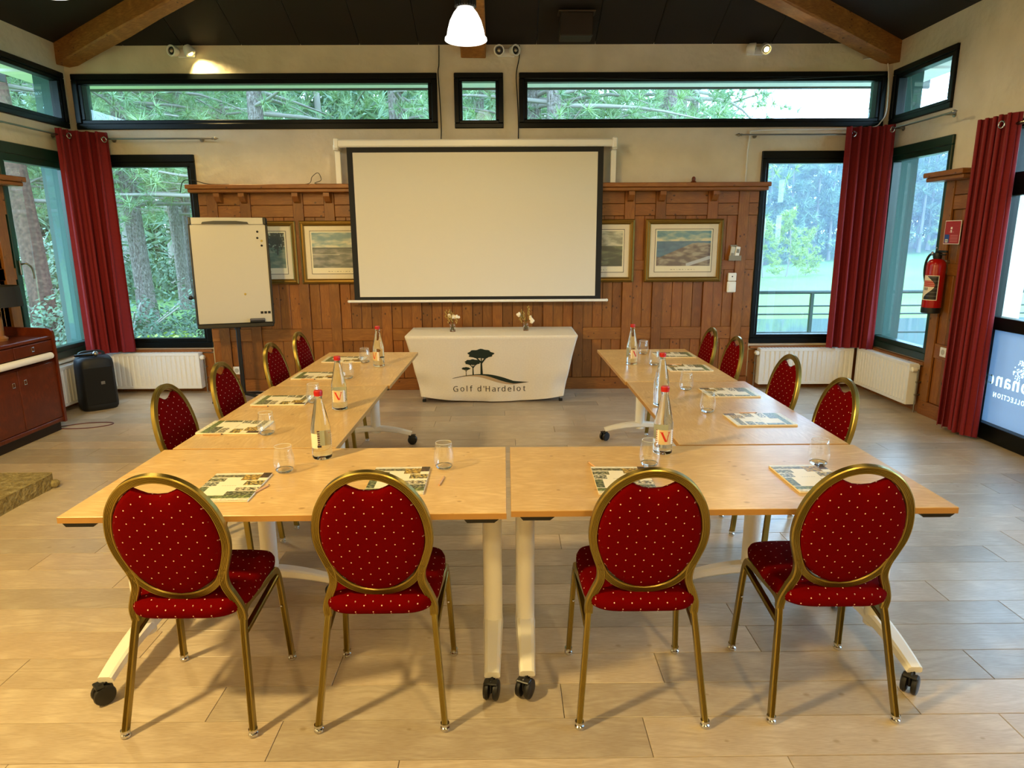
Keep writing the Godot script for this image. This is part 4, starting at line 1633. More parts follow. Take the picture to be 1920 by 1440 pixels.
func vase(at: Vector3, sd: int, label: String) -> void:
	var o := thing("flower_jar", label, "vase", T(at), "little flower jars on the white cloth")
	var g := MB.new()
	g.lathe([Vector2(0.0285, 0.004), Vector2(0.0295, 0.008), Vector2(0.0295, 0.07), Vector2(0.0275, 0.078), Vector2(0.0285, 0.082)], 28, Transform3D(), 90.0)
	part(o, "jar", g.done(), M.thin)
	g = MB.new()
	g.lathe([Vector2(0, 0), Vector2(0.027, 0), Vector2(0.0285, 0.004), Vector2(0.0275, 0.045), Vector2(0, 0.046)], 28)
	part(o, "water", g.done(), M.water)
	var r := RandomNumberGenerator.new()
	r.seed = sd
	var green := mat(hexc("6b5a24"), 0.8)
	var straw := mat(hexc("b79a55"), 0.9)
	var cotton := mat(hexc("f1ead9"), 0.95)
	for i in 9:
		var a := r.randf() * TAU
		var tip := Vector3(cos(a) * r.randf_range(0.03, 0.085), r.randf_range(0.15, 0.27), sin(a) * 0.05)
		var pts := bez([Vector3(cos(a + 2.0) * 0.014, 0.012, sin(a + 2.0) * 0.014), Vector3(0, 0.085, 0), tip * Vector3(0.6, 0.75, 0.6), tip], 4)
		var m := MB.new()
		m.tube(pts, 0.0022, 5)
		var st := part(o, "stem", m.done(), green)
		var h := MB.new()
		if i < 3:
			tip = Vector3([0.018, -0.02, 0.055][i] if sd == 3 else [-0.075, 0.055, 0.062][i], [0.155, 0.16, 0.15][i] if sd == 3 else [0.165, 0.13, 0.10][i], 0.03)
			for k in 5:
				h.ball(tip + Vector3(r.randf_range(-1, 1), r.randf_range(-1, 1), r.randf_range(-1, 1)) * 0.012, Vector3.ONE * 0.0145, 5)
			part(st, "cotton_boll", h.done(), cotton)
		else:
			for k in 14:
				var p := tip - Vector3(0, k * 0.006, 0) + Vector3(r.randf_range(-1, 1), 0, r.randf_range(-1, 1)) * 0.011
				h.ball(p, Vector3(0.0045, 0.008, 0.0045), 3)
			part(st, "dry_flower", h.done(), straw)


# ---------------------------------------------------------------- screen and pictures

func screen_and_pictures() -> void:
	var o := thing("projection_screen", "pulled-down white projection screen with black border on the back wall", "screen", T(Vector3(-0.30, 0, -6.92)))
	part(o, "case", bxm(Vector3(2.76, 0.072, 0.075), 0.012, Vector3(0.005, 2.535, -0.02)), M.enamel)
	for s in [-1, 1]:
		part(o, "end_cap", bxm(Vector3(0.05, 0.10, 0.095), 0.01, Vector3(0.005 + s * 1.375, 2.535, -0.025)), M.enamel)
		part(o, "bracket", bxm(Vector3(0.055, 0.35, 0.03), 0.004, Vector3(s * 1.385, 2.335, -0.105)), M.enamel)
		part(o, "bracket", bxm(Vector3(0.05, 0.05, 0.17), 0.004, Vector3(s * 1.385, 2.50, -0.10)), M.enamel)
	part(o, "black_border", bxm(Vector3(2.545, 1.505, 0.002), 0, Vector3(0, 1.745, 0)), M.soft_black)
	part(o, "picture_area", bxm(Vector3(2.43, 1.42, 0.002), 0, Vector3(0, 1.738, 0.0015)), M.screen)
	var b := MB.new()
	b.cyl(Vector3(-1.33, 0.982, 0), Vector3(1.335, 0.982, 0), 0.014, 12)
	part(o, "weight_bar", b.done(), M.enamel)
	for s in [-1, 1]:
		var e := MB.new()
		e.ball(Vector3(0.0025 + s * 1.335, 0.982, 0), Vector3(0.016, 0.016, 0.016), 6)
		part(o, "bar_knob", e.done(), M.enamel)
	var pics := [
		[-2.585, 0, "gilt-framed print of a lake with a dark tree, half behind the flip chart"],
		[-1.737, 1, "gilt-framed print of a grey shore under clouds, half behind the screen"],
		[0.93, 2, "gilt-framed print of a green links course, half behind the screen"],
		[1.853, 3, "gilt-framed print of a blue sea and rocky headland"],
	]
	for p in pics:
		var f := thing("framed_print", p[2], "picture", T(Vector3(p[0], 1.478, ZB + 0.045)), "gilt-framed landscape prints on the panelling")
		framed(f, 0.81, 0.645, print_mat(landscape(p[1]), 0.5))


func framed(f: Node3D, w: float, h: float, art: Material) -> void:
	var prof := [Vector2(-0.026, -0.006), Vector2(0.026, -0.006), Vector2(0.026, 0.008), Vector2(0.016, 0.016), Vector2(0.008, 0.018), Vector2(0.004, 0.012), Vector2(-0.010, 0.010), Vector2(-0.018, 0.015), Vector2(-0.026, 0.011)]
	for k in 4:
		var m := MB.new()
		var l := w if k % 2 == 0 else h
		var d := (h if k % 2 == 0 else w) / 2 - 0.026
		# mitred bar: sweep with ends cut at 45 degrees
		m.flat()
		var a := []
		var b := []
		for q in prof:
			a.append(Vector3(-l / 2 + 0.026 - q.x, d + q.x, q.y))
			b.append(Vector3(l / 2 - 0.026 + q.x, d + q.x, q.y))
		var x := Transform3D(Basis(Vector3(0, 0, 1), -PI / 2 * k), Vector3.ZERO)
		for i in prof.size():
			var j := (i + 1) % prof.size()
			var mid: Vector3 = Vector3(0, d, 0.004)
			m.face([x * a[i], x * a[j], x * b[j], x * b[i]], x * ((a[i] + b[j]) / 2) - x * mid)
		part(f, "frame_bar", m.done(), M.frame_gold)
	part(f, "mount", bxm(Vector3(w - 0.09, h - 0.09, 0.004), 0, Vector3(0, 0, -0.002)), M.mount)
	part(f, "mount_line", bxm(Vector3(w - 0.205, h - 0.20, 0.001), 0, Vector3(0, 0, 0.0006)), mat(hexc("4a4030"), 0.9))
	part(f, "margin", bxm(Vector3(w - 0.217, h - 0.212, 0.001), 0, Vector3(0, 0, 0.0012)), mat(hexc("eee4c8"), 0.9))
	part(f, "print", quad_uv(w - 0.245, h - 0.285), art, Transform3D(Basis(Vector3(1, 0, 0), PI / 2), Vector3(0, 0.023, 0.0022)))
	var tx := MB.new()
	for i in 9:
		tx.box(Vector3(-0.12 + 0.03 * i, -h / 2 + 0.128, 0.002), Vector3(0.022 - 0.008 * (i % 3), 0.006, 0.0006))
	part(f, "caption", tx.done(), mat(hexc("9a9078"), 0.9))
	var g := part(f, "pane", bxm(Vector3(w - 0.09, h - 0.09, 0.001), 0, Vector3(0, 0, 0.006)), M.pane)
	g.set_meta("label", "picture glass")


func landscape(kind: int) -> Image:
	var w := 220
	var h := 140
	var im := Image.create_empty(w, h, false, Image.FORMAT_RGB8)
	var n := FastNoiseLite.new()
	n.seed = kind * 3 + 1
	n.frequency = 0.02
	n.fractal_octaves = 4
	for y in h:
		for x in w:
			var c: Color
			var k := n.get_noise_2d(x * 0.7, y * 2.0)
			var ty := float(y) / h
			var tx := float(x) / w
			if kind == 3:  # sea and headland
				if ty < 0.29:
					c = hexc("4f8a9c").lerp(hexc("d9cfa8"), clampf(ty * 3.0 + k * 0.9, 0, 1))
				elif tx < 0.55 - (ty - 0.42) * 1.5 and ty < 0.75 + k * 0.1:
					c = hexc("2f5f86").lerp(hexc("4f7f9a"), clampf(0.5 + k, 0, 1))
				elif ty < 0.33 + 0.04 * k:
					c = hexc("3f6f8e")
				else:
					c = hexc("5d4a4a").lerp(hexc("a39a86"), clampf(0.5 + 1.6 * k - (ty - 0.6), 0, 1))
					if ty > 0.72 and tx > 0.55 and absf(ty - (1.25 - tx * 0.5)) < 0.05:
						c = hexc("b9bcc0")
			elif kind == 1:
				if ty < 0.42:
					c = hexc("6d93a0").lerp(hexc("d9d6bf"), clampf(ty * 1.8 + k, 0, 1))
				else:
					c = hexc("4d5452").lerp(hexc("93908a"), clampf(0.5 + 1.4 * k, 0, 1))
					if absf(ty - 0.44) < 0.02:
						c = hexc("3a4548")
					if absf(ty - 0.62) < 0.008 and tx < 0.5:
						c = hexc("e0dccb")
			elif kind == 2:
				if ty < 0.42:
					c = hexc("8c8b74").lerp(hexc("d6d0b2"), clampf(0.5 + 1.3 * k, 0, 1))
				else:
					c = hexc("26301d").lerp(hexc("6e7450"), clampf(0.4 + 1.4 * k - (ty - 0.5) * 0.5, 0, 1))
			else:
				if ty < 0.4:
					c = hexc("9aa69a").lerp(hexc("d3d2bd"), clampf(0.5 + k, 0, 1))
				else:
					c = hexc("4f6a5e").lerp(hexc("8b947c"), clampf(0.5 + 1.4 * k, 0, 1))
				var d := Vector2((tx - 0.84) * 1.3, ty - 0.2).length()
				if d < 0.24 + 0.25 * n.get_noise_2d(x * 4.0, y * 4.0) or (absf(tx - 0.86) < 0.012 and ty < 0.62):
					c = hexc("1e221a")
			im.set_pixel(x, y, c)
	return im


# ---------------------------------------------------------------- things on and along the walls

# Panel radiator in its wall's plane: pressed channels in front, a grille on top.
func radiator(w: Transform3D, u: float, length: float, y0: float, y1: float, label: String, valve: int) -> void:
	var o := thing("radiator", label, "radiator", w * T(Vector3(u, y0, 0.035)), "white panel radiators under the windows")
	var h := y1 - y0
	var n := roundi(length / 0.052)
	var m := MB.new()
	var pts := []
	for i in n:
		var a := -length / 2 + 0.02 + (length - 0.04) * i / n
		var p := (length - 0.04) / n
		pts.append_array([[a, 0.0], [a + p * 0.30, 0.0], [a + p * 0.42, -0.007], [a + p * 0.72, -0.007], [a + p * 0.84, 0.0]])
	pts.append([length / 2 - 0.02, 0.0])
	pts.push_front([-length / 2, 0.0])
	pts.append([length / 2, 0.0])
	m.flat()
	for i in pts.size() - 1:
		var a: Array = pts[i]
		var b: Array = pts[i + 1]
		m.face([Vector3(a[0], 0.03, 0.10 + a[1]), Vector3(b[0], 0.03, 0.10 + b[1]), Vector3(b[0], h - 0.03, 0.10 + b[1]), Vector3(a[0], h - 0.03, 0.10 + a[1])], Vector3(0, 0, 1))
	m.box(Vector3(0, 0.015, 0.0975), Vector3(length, 0.03, 0.007), 0.002)
	m.box(Vector3(0, h - 0.015, 0.0975), Vector3(length, 0.03, 0.007), 0.002)
	part(o, "front_panel", m.done(), M.enamel)
	part(o, "rear_panel", bxm(Vector3(length, h, 0.008), 0.002, Vector3(0, h / 2, 0.01)), M.enamel)
	for s in [-1, 1]:
		part(o, "side_cover", bxm(Vector3(0.008, h, 0.10), 0.003, Vector3(s * length / 2, h / 2, 0.05)), M.enamel)
	var g := MB.new()
	for i in roundi(length / 0.035):
		g.box(Vector3(-length / 2 + 0.035 * (i + 0.5), h - 0.002, 0.05), Vector3(0.022, 0.003, 0.085))
	g.box(Vector3(0, h - 0.001, 0.096), Vector3(length, 0.003, 0.008))
	part(o, "grille", g.done(), M.enamel)
	var v := MB.new()
	var x := valve * (length / 2 + 0.03)
	v.cyl(Vector3(valve * length / 2, h - 0.05, 0.05), Vector3(x, h - 0.05, 0.05), 0.012, 10)
	v.lathe([Vector2(0, 0), Vector2(0.02, 0), Vector2(0.024, 0.01), Vector2(0.024, 0.045), Vector2(0.016, 0.055), Vector2(0, 0.055)], 16, Transform3D(Basis(Vector3(1, 0, 0), PI / 2), Vector3(x, h - 0.05, 0.045)))
	part(o, "valve", v.done(), M.white)
	var pp := MB.new()
	for yy in [0.10, 0.22]:
		pp.cyl(Vector3(valve * (length / 2 + 0.03), yy, -0.02), Vector3(valve * (length / 2 + 0.03), yy, 0.04), 0.008, 8)
	pp.cyl(Vector3(valve * (length / 2 + 0.03), -y0 + 0.002, 0.03), Vector3(valve * (length / 2 + 0.03), h - 0.05, 0.03), 0.007, 8)
	part(o, "pipe", pp.done(), M.steel)
	for s in [-0.7, 0.7]:
		part(o, "wall_bracket", bxm(Vector3(0.03, h * 0.8, 0.045), 0.002, Vector3(s * length / 2, h / 2, -0.013)), M.steel)


func rod(w: Transform3D, a: float, b: float, y: float, z: float, label: String, r := 0.008, finial := 1) -> void:
	var o := thing("curtain_rod", label, "curtain rod", w * T(Vector3((a + b) / 2, y, z)), "thin metal curtain rods")
	var h := (b - a) / 2
	var m := MB.new()
	m.cyl(Vector3(-h, 0, 0), Vector3(h, 0, 0), r, 10)
	part(o, "tube", m.done(), M.steel)
	var f := MB.new()
	f.lathe([Vector2(0, -0.01), Vector2(r * 1.4, -0.01), Vector2(r * 1.5, 0.0), Vector2(r, 0.006), Vector2(r * 2.0, 0.018), Vector2(r * 1.7, 0.03), Vector2(r * 0.6, 0.05), Vector2(0, 0.062)], 14, Transform3D(Basis(Vector3(0, 0, 1), -PI / 2 * finial), Vector3(finial * h, 0, 0)))
	part(o, "finial", f.done(), M.steel)
	var k := MB.new()
	for s in [-0.75, 0.75]:
		k.cyl(Vector3(s * h, 0, 0), Vector3(s * h, 0.0, -z + 0.003), 0.006, 8)
		k.cyl(Vector3(s * h, 0.0, -z + 0.001), Vector3(s * h, 0.0, -z + 0.008), 0.022, 14)
	part(o, "bracket", k.done(), M.steel)


func wall_things() -> void:
	radiator(BACK, -3.775, 0.99, 0.055, 0.44, "white radiator under the pine-trunk window beside the loudspeaker", 1)
	radiator(BACK, 3.21, 1.0, 0.06, 0.45, "white radiator under the golf-lawn window, on the panelled wall", -1)
	radiator(LEFT, 6.42, 0.9, 0.06, 0.44, "white radiator behind the black loudspeaker and the sideboard", -1)
	radiator(RIGHT, -6.50, 0.94, 0.07, 0.46, "white radiator under the window beside the fire extinguisher", 1)
	rod(BACK, -4.1, -2.92, 2.60, 0.10, "thin metal curtain rod over the pine-trunk window", 0.008, 1)
	rod(BACK, 2.36, 3.72, 2.615, 0.10, "thin metal curtain rod over the golf-lawn window", 0.008, -1)
	rod(LEFT, 5.9, 6.92, 2.60, 0.10, "thin metal curtain rod over the window behind the loudspeaker", 0.008, -1)
	rod(RIGHT, -6.93, -5.93, 2.635, 0.10, "thin metal curtain rod over the window by the fire extinguisher", 0.008, 1)
	rod(RIGHT, -5.52, -1.2, 2.42, 0.11, "thicker chrome curtain rod over the glazed door", 0.013, -1)
	# fire extinguisher
	var o := thing("fire_extinguisher", "red fire extinguisher with black hose hung on the pine strip", "extinguisher", T(Vector3(XR - 0.115, 0.95, -5.86), -PI / 2))
	var m := MB.new()
	m.lathe([Vector2(0, 0), Vector2(0.072, 0), Vector2(0.077, 0.006), Vector2(0.077, 0.05), Vector2(0, 0.05)], 32)
	part(o, "skirt", m.done(), M.black)
	m = MB.new()
	m.lathe([Vector2(0, 0.05), Vector2(0.076, 0.05), Vector2(0.076, 0.41), Vector2(0.072, 0.435), Vector2(0.058, 0.458), Vector2(0.035, 0.47), Vector2(0.025, 0.475), Vector2(0, 0.475)], 32)
	part(o, "cylinder", m.done(), M.red_paint)
	m = MB.new()
	m.lathe([Vector2(0, 0.47), Vector2(0.032, 0.47), Vector2(0.036, 0.49), Vector2(0.034, 0.52), Vector2(0.02, 0.53), Vector2(0, 0.53)], 20)
	m.box(Vector3(0.05, 0.535, 0), Vector3(0.15, 0.018, 0.022), 0.005)
	m.box(Vector3(0.045, 0.508, 0), Vector3(0.13, 0.012, 0.02), 0.004)
	part(o, "valve_head", m.done(), M.black)
	m = MB.new()
	m.tube([Vector3(-0.03, 0.55, 0), Vector3(-0.02, 0.58, 0.01), Vector3(0.0, 0.56, 0.01)], 0.004, 6)
	m.ball(Vector3(-0.03, 0.52, 0.03), Vector3(0.015, 0.015, 0.01), 6)
	part(o, "gauge", m.done(), M.chrome)
	m = MB.new()
	m.tube(bez([Vector3(-0.03, 0.50, 0.0), Vector3(-0.085, 0.505, 0.01), Vector3(-0.125, 0.44, 0.015), Vector3(-0.13, 0.34, 0.015), Vector3(-0.10, 0.24, 0.01), Vector3(-0.088, 0.18, 0.01)], 5), 0.010, 10)
	part(o, "hose", m.done(), M.soft_black)
	m = MB.new()
	m.tube([Vector3(-0.09, 0.205, 0.01), Vector3(-0.088, 0.10, 0.01), Vector3(-0.083, 0.04, 0.01)], 0.016, 10, false, [1.0, 0.8, 0.5])
	part(o, "nozzle", m.done(), M.red_plastic)
	part(o, "data_label", wrap_mesh(0.0768, 0.115, 0.33, 1.75, 20), print_mat(extinguisher_image(), 0.4), T(Vector3.ZERO, 0.6))
	part(o, "wall_hook", bxm(Vector3(0.05, 0.12, 0.05), 0.004, Vector3(0, 0.40, -0.09)), M.steel)
	# fire sign
	var s := thing("fire_sign", "small red and blue fire instruction sign above the extinguisher", "sign", RIGHT * T(Vector3(-5.815, 1.645, 0.042)))
	part(s, "plate", bxm(Vector3(0.21, 0.20, 0.004), 0.001), M.white)
	part(s, "face", quad_uv(0.198, 0.188), print_mat(sign_image(), 0.4), Transform3D(Basis(Vector3(1, 0, 0), PI / 2), Vector3(0, 0, 0.0026)))
	# thermostat, switch, remote controls, sockets
	var t := thing("thermostat", "white square thermostat above the light switch beside the coast picture", "thermostat", BACK * T(Vector3(2.382, 1.203, 0.037)))
	part(t, "case", bxm(Vector3(0.088, 0.085, 0.022), 0.006, Vector3(0, 0, 0.004)), M.white)
	var tm := MB.new()
	tm.cyl(Vector3(0, 0.005, 0.012), Vector3(0, 0.005, 0.0165), 0.007, 12)
	part(t, "dial", tm.done(), M.black)
	var w := thing("light_switch", "white rounded light switch under the thermostat", "switch", BACK * T(Vector3(2.382, 1.098, 0.037)))
	part(w, "plate", bxm(Vector3(0.096, 0.115, 0.02), 0.008), M.white)
	part(w, "rocker", bxm(Vector3(0.06, 0.075, 0.006), 0.003, Vector3(0, 0, 0.0115)), M.white)
	for i in 2:
		var c := thing("remote_control", ["grey remote control in the wall holder beside the coast picture", "white remote control in the wall holder, nearer the window"][i], "remote", Transform3D(BACK.basis * Basis(Vector3(0, 0, 1), -0.12), BACK * Vector3(2.362 + 0.052 * i, 1.452, 0.058)))
		part(c, "body", bxm(Vector3(0.046, 0.13, 0.02), 0.005), M.white if i == 1 else mat(hexc("c9c6b4"), 0.5))
		part(c, "buttons", bxm(Vector3(0.03, 0.04, 0.004), 0.001, Vector3(0, -0.02 if i == 0 else 0.02, 0.011)), mat(hexc("8f8c80"), 0.6))
	var hold := thing("remote_holder", "dark wire holder carrying the two remote controls", "holder", BACK * T(Vector3(2.39, 1.42, 0.041)))
	var hm := MB.new()
	hm.box(Vector3(0, -0.02, 0.033), Vector3(0.13, 0.05, 0.004), 0.001)
	hm.box(Vector3(0, -0.045, 0.015), Vector3(0.13, 0.004, 0.04), 0.001)
	hm.box(Vector3(-0.01, 0.105, 0.002), Vector3(0.07, 0.02, 0.01), 0.003)
	hm.box(Vector3(0, 0.03, -0.001), Vector3(0.02, 0.16, 0.004), 0.001)
	part(hold, "wire", hm.done(), mat(hexc("8a8474"), 0.5))
	for q in [[BACK, -2.93, 0.228, "white wall socket behind the flip chart pole", 0.024], [RIGHT, -5.74, 0.615, "white blank socket plate on the pine strip by the curtain", 0.03], [BACK, 1.43, 0.23, "white wall socket low behind the far bottle on the door side", 0.024]]:
		var so := thing("wall_socket", q[3], "socket", q[0] * T(Vector3(q[1], q[2], q[4])))
		part(so, "plate", bxm(Vector3(0.085, 0.085, 0.012), 0.004), M.white)
		var sm := MB.new()
		sm.cyl(Vector3(0, 0, 0.003), Vector3(0, 0, 0.0072), 0.024, 20)
		part(so, "insert", sm.done(), mat(hexc("b8b5a8"), 0.5))
	# cables
	cable("black cable running down the wall over the screen, next to the long clerestory window", [Vector3(-0.65, 3.47, -7.105), Vector3(-0.655, 3.3, -7.105), Vector3(-0.665, 3.22, -7.103), Vector3(-0.655, 3.0, -7.103), Vector3(-0.648, 2.7, -7.105), Vector3(-0.655, 2.56, -7.09)], 0.005, M.soft_black)
	cable("black cable running down the wall beside the unlit twin spot", [Vector3(0.142, 3.47, -7.105), Vector3(0.14, 3.36, -7.105), Vector3(0.11, 3.2, -7.103), Vector3(0.12, 3.0, -7.1), Vector3(0.13, 2.75, -7.105), Vector3(0.128, 2.57, -7.09)], 0.005, M.soft_black)
	cable("black cable sagging across the top of the long clerestory window over the coast picture", [Vector3(0.2, 3.155, -7.045), Vector3(1.0, 3.15, -7.045), Vector3(1.7, 3.135, -7.045), Vector3(2.4, 3.128, -7.045), Vector3(3.0, 3.15, -7.045), Vector3(3.75, 3.18, -7.045)], 0.007, M.soft_black)
	cable("white cable looping down the corner over the fire extinguisher side", [Vector3(3.55, 3.33, -7.10), Vector3(3.70, 3.34, -7.10), Vector3(3.80, 3.3, -7.10), Vector3(3.80, 2.95, -7.03), Vector3(3.77, 2.75, -7.03), Vector3(3.6, 2.68, -7.10), Vector3(2.6, 2.67, -7.11), Vector3(2.48, 2.6, -7.11), Vector3(2.465, 2.17, -7.11)], 0.006, M.enamel)
	cable("thin black wires lying on the ledge beside the screen", [Vector3(-2.2, 2.16, -7.05), Vector3(-2.0, 2.165, -7.03), Vector3(-1.96, 2.23, -7.03), Vector3(-1.9, 2.27, -7.04), Vector3(-1.87, 2.2, -7.03), Vector3(-1.93, 2.165, -7.02), Vector3(-1.7, 2.162, -7.05)], 0.003, M.soft_black)
	cable("black wire curling over the end of the ledge by the pine-trunk window", [Vector3(-3.3, 2.08, -7.02), Vector3(-3.25, 2.19, -7.0), Vector3(-3.15, 2.2, -7.0), Vector3(-3.0, 2.163, -7.0), Vector3(-2.8, 2.161, -7.02)], 0.004, M.soft_black)
	var orn := thing("wooden_peg", "small dark wooden knob standing on the ledge over the coast picture", "ornament", T(Vector3(1.915, 2.1565, -7.05)))
	var om := MB.new()
	om.lathe([Vector2(0, 0), Vector2(0.026, 0), Vector2(0.028, 0.01), Vector2(0.018, 0.02), Vector2(0.02, 0.04), Vector2(0.016, 0.055), Vector2(0.008, 0.062), Vector2(0, 0.063)], 16)
	part(orn, "knob", om.done(), M.mah[0])


func cable(label: String, pts: Array, r: float, material: Material) -> void:
	var m := MB.new()
	m.tube(bez(pts, 6), r, 7)
	var o := part(self, numbered("cable"), m.done(), material)
	tag(o, label, "cable")


func extinguisher_image() -> Image:
	var im := Image.create_empty(128, 200, false, Image.FORMAT_RGB8)
	im.fill(hexc("e8dcc8"))
	for y in 200:
		for x in 128:
			var t := y / 200.0
			var wave := 58.0 + 42.0 * sin((t - 0.12) * 5.6)
			if x > 5 and x < 122 and y > 5 and y < 194:
				if x > wave:
					im.set_pixel(x, y, hexc("141214") if (y / 6) % 5 != 2 or x % 9 > 5 else hexc("6a6668"))
				elif t > 0.2 and t < 0.45:
					im.set_pixel(x, y, hexc("b3281c") if (y / 5) % 3 != 0 else hexc("d9a08c"))
				elif t > 0.48 and t < 0.6 and x > 14 and x < 52 and (x / 7) % 2 == 0:
					im.set_pixel(x, y, hexc("22201e"))
	return im


func sign_image() -> Image:
	var im := Image.create_empty(140, 132, false, Image.FORMAT_RGB8)
	im.fill(hexc("a8161c"))
	im.fill_rect(Rect2i(4, 78, 44, 50), hexc("1c3f8f"))
	im.fill_rect(Rect2i(12, 106, 26, 20), hexc("e9e4d8"))
	im.fill_rect(Rect2i(52, 34, 16, 14), hexc("efe6dc"))
	im.fill_rect(Rect2i(52, 52, 14, 16), hexc("efe6dc"))
	for i in 4:
		im.fill_rect(Rect2i(40 + 12 * i, 62, 8, 4), hexc("d98a88"))
	for i in 5:
		im.fill_rect(Rect2i(56, 82 + 9 * i, 70, 3), hexc("d98a88"))
	for i in 3:
		im.fill_rect(Rect2i(16 + 7 * i, 111, 4, 9), hexc("1c3f8f"))
	return im


# ---------------------------------------------------------------- curtains

# Hung from a curve in plan; «waves» folds, deeper towards the hem.
func curtain(label: String, plan: Array, y0: float, y1: float, waves: float, amp: float, eyes: Array, spread := 1.0, sd := 1) -> void:
	var o := thing("red_curtain", label, "curtain", Transform3D(), "red eyelet curtains")
	var base := bez(plan, 12)
	var total := 0.0
	var acc := [0.0]
	for i in base.size() - 1:
		total += base[i].distance_to(base[i + 1])
		acc.append(total)
	var nu := int(waves * 14)
	var nv := 22
	var r := RandomNumberGenerator.new()
	r.seed = sd
	var ph := []
	var am := []
	for i in 30:
		ph.append(r.randf_range(-0.5, 0.5))
		am.append(r.randf_range(0.6, 1.25))
	var grid := []
	for j in nv + 1:
		var v := float(j) / nv
		var row := []
		for i in nu + 1:
			var u := float(i) / nu
			var uu := clampf(0.5 + (u - 0.5) * lerpf(1.0, spread, v), 0.0, 1.0)
			var s := uu * total
			var k := 0
			while k < acc.size() - 2 and acc[k + 1] < s:
				k += 1
			var f: float = (s - acc[k]) / maxf(acc[k + 1] - acc[k], 1e-5)
			var p: Vector2 = base[k].lerp(base[k + 1], f)
			var t: Vector2 = (base[k + 1] - base[k]).normalized()
			var nrm := Vector2(-t.y, t.x)
			var w := u * waves
			var idx := int(w) % 28
			var a: float = lerpf(am[idx], am[idx + 1], fposmod(w, 1.0))
			var d := sin((w + 0.25 * lerpf(ph[idx], ph[idx + 1], fposmod(w, 1.0)) * v) * TAU) * amp * a * lerpf(0.8, 1.15, v)
			var lat := 0.42 * amp * sin(w * TAU * 2.0)
			row.append(Vector3(p.x + nrm.x * d + t.x * lat, lerpf(y1, y0, v) + 0.006 * sin(w * TAU) * v, p.y + nrm.y * d + t.y * lat))
		grid.append(row)
	var m := MB.new()
	m.smooth(1)
	for j in nv:
		for i in nu:
			m.quad(grid[j + 1][i], grid[j + 1][i + 1], grid[j][i + 1], grid[j][i])
	part(o, "cloth", m.done(), M.curtain)
	for e in eyes:
		var g := MB.new()
		var ring := []
		var n: Vector3 = e[1].normalized()
		var a := n.cross(Vector3.UP).normalized()
		for i in 20:
			var q := TAU * i / 20
			ring.append(e[0] + (a * cos(q) + Vector3.UP * sin(q)) * 0.024)
		g.tube(ring, 0.0055, 8, true)
		part(o, "eyelet", g.done(), M.chrome)


func curtains() -> void:
	curtain("red eyelet curtain in the corner by the black loudspeaker", [Vector2(-4.27, -6.70), Vector2(-4.24, -6.86), Vector2(-4.12, -6.97), Vector2(-3.95, -6.99)], 0.46, 2.66, 5.0, 0.062, [[Vector3(-4.205, 2.6, -6.80), Vector3(1, 0, 0.3)], [Vector3(-3.96, 2.585, -6.95), Vector3(1, 0, 0.45)]], 1.0, 3)
	curtain("red eyelet curtain in the corner by the golf-lawn window", [Vector2(3.40, -6.99), Vector2(3.60, -6.99), Vector2(3.72, -6.95), Vector2(3.765, -6.80)], 0.46, 2.68, 5.0, 0.062, [[Vector3(3.455, 2.605, -6.94), Vector3(-0.9, 0, 0.5)], [Vector3(3.735, 2.62, -6.76), Vector3(-1, 0, 0.3)]], 1.0, 5)
	curtain("long red eyelet curtain hanging to the floor beside the glazed door", [Vector2(3.73, -5.50), Vector2(3.745, -5.35), Vector2(3.74, -5.12)], 0.025, 2.50, 5.0, 0.065, [[Vector3(3.675, 2.42, -5.19), Vector3(-1, 0, 0.2)]], 1.0, 9)


# ---------------------------------------------------------------- flip chart, sideboard, loudspeaker, hearth

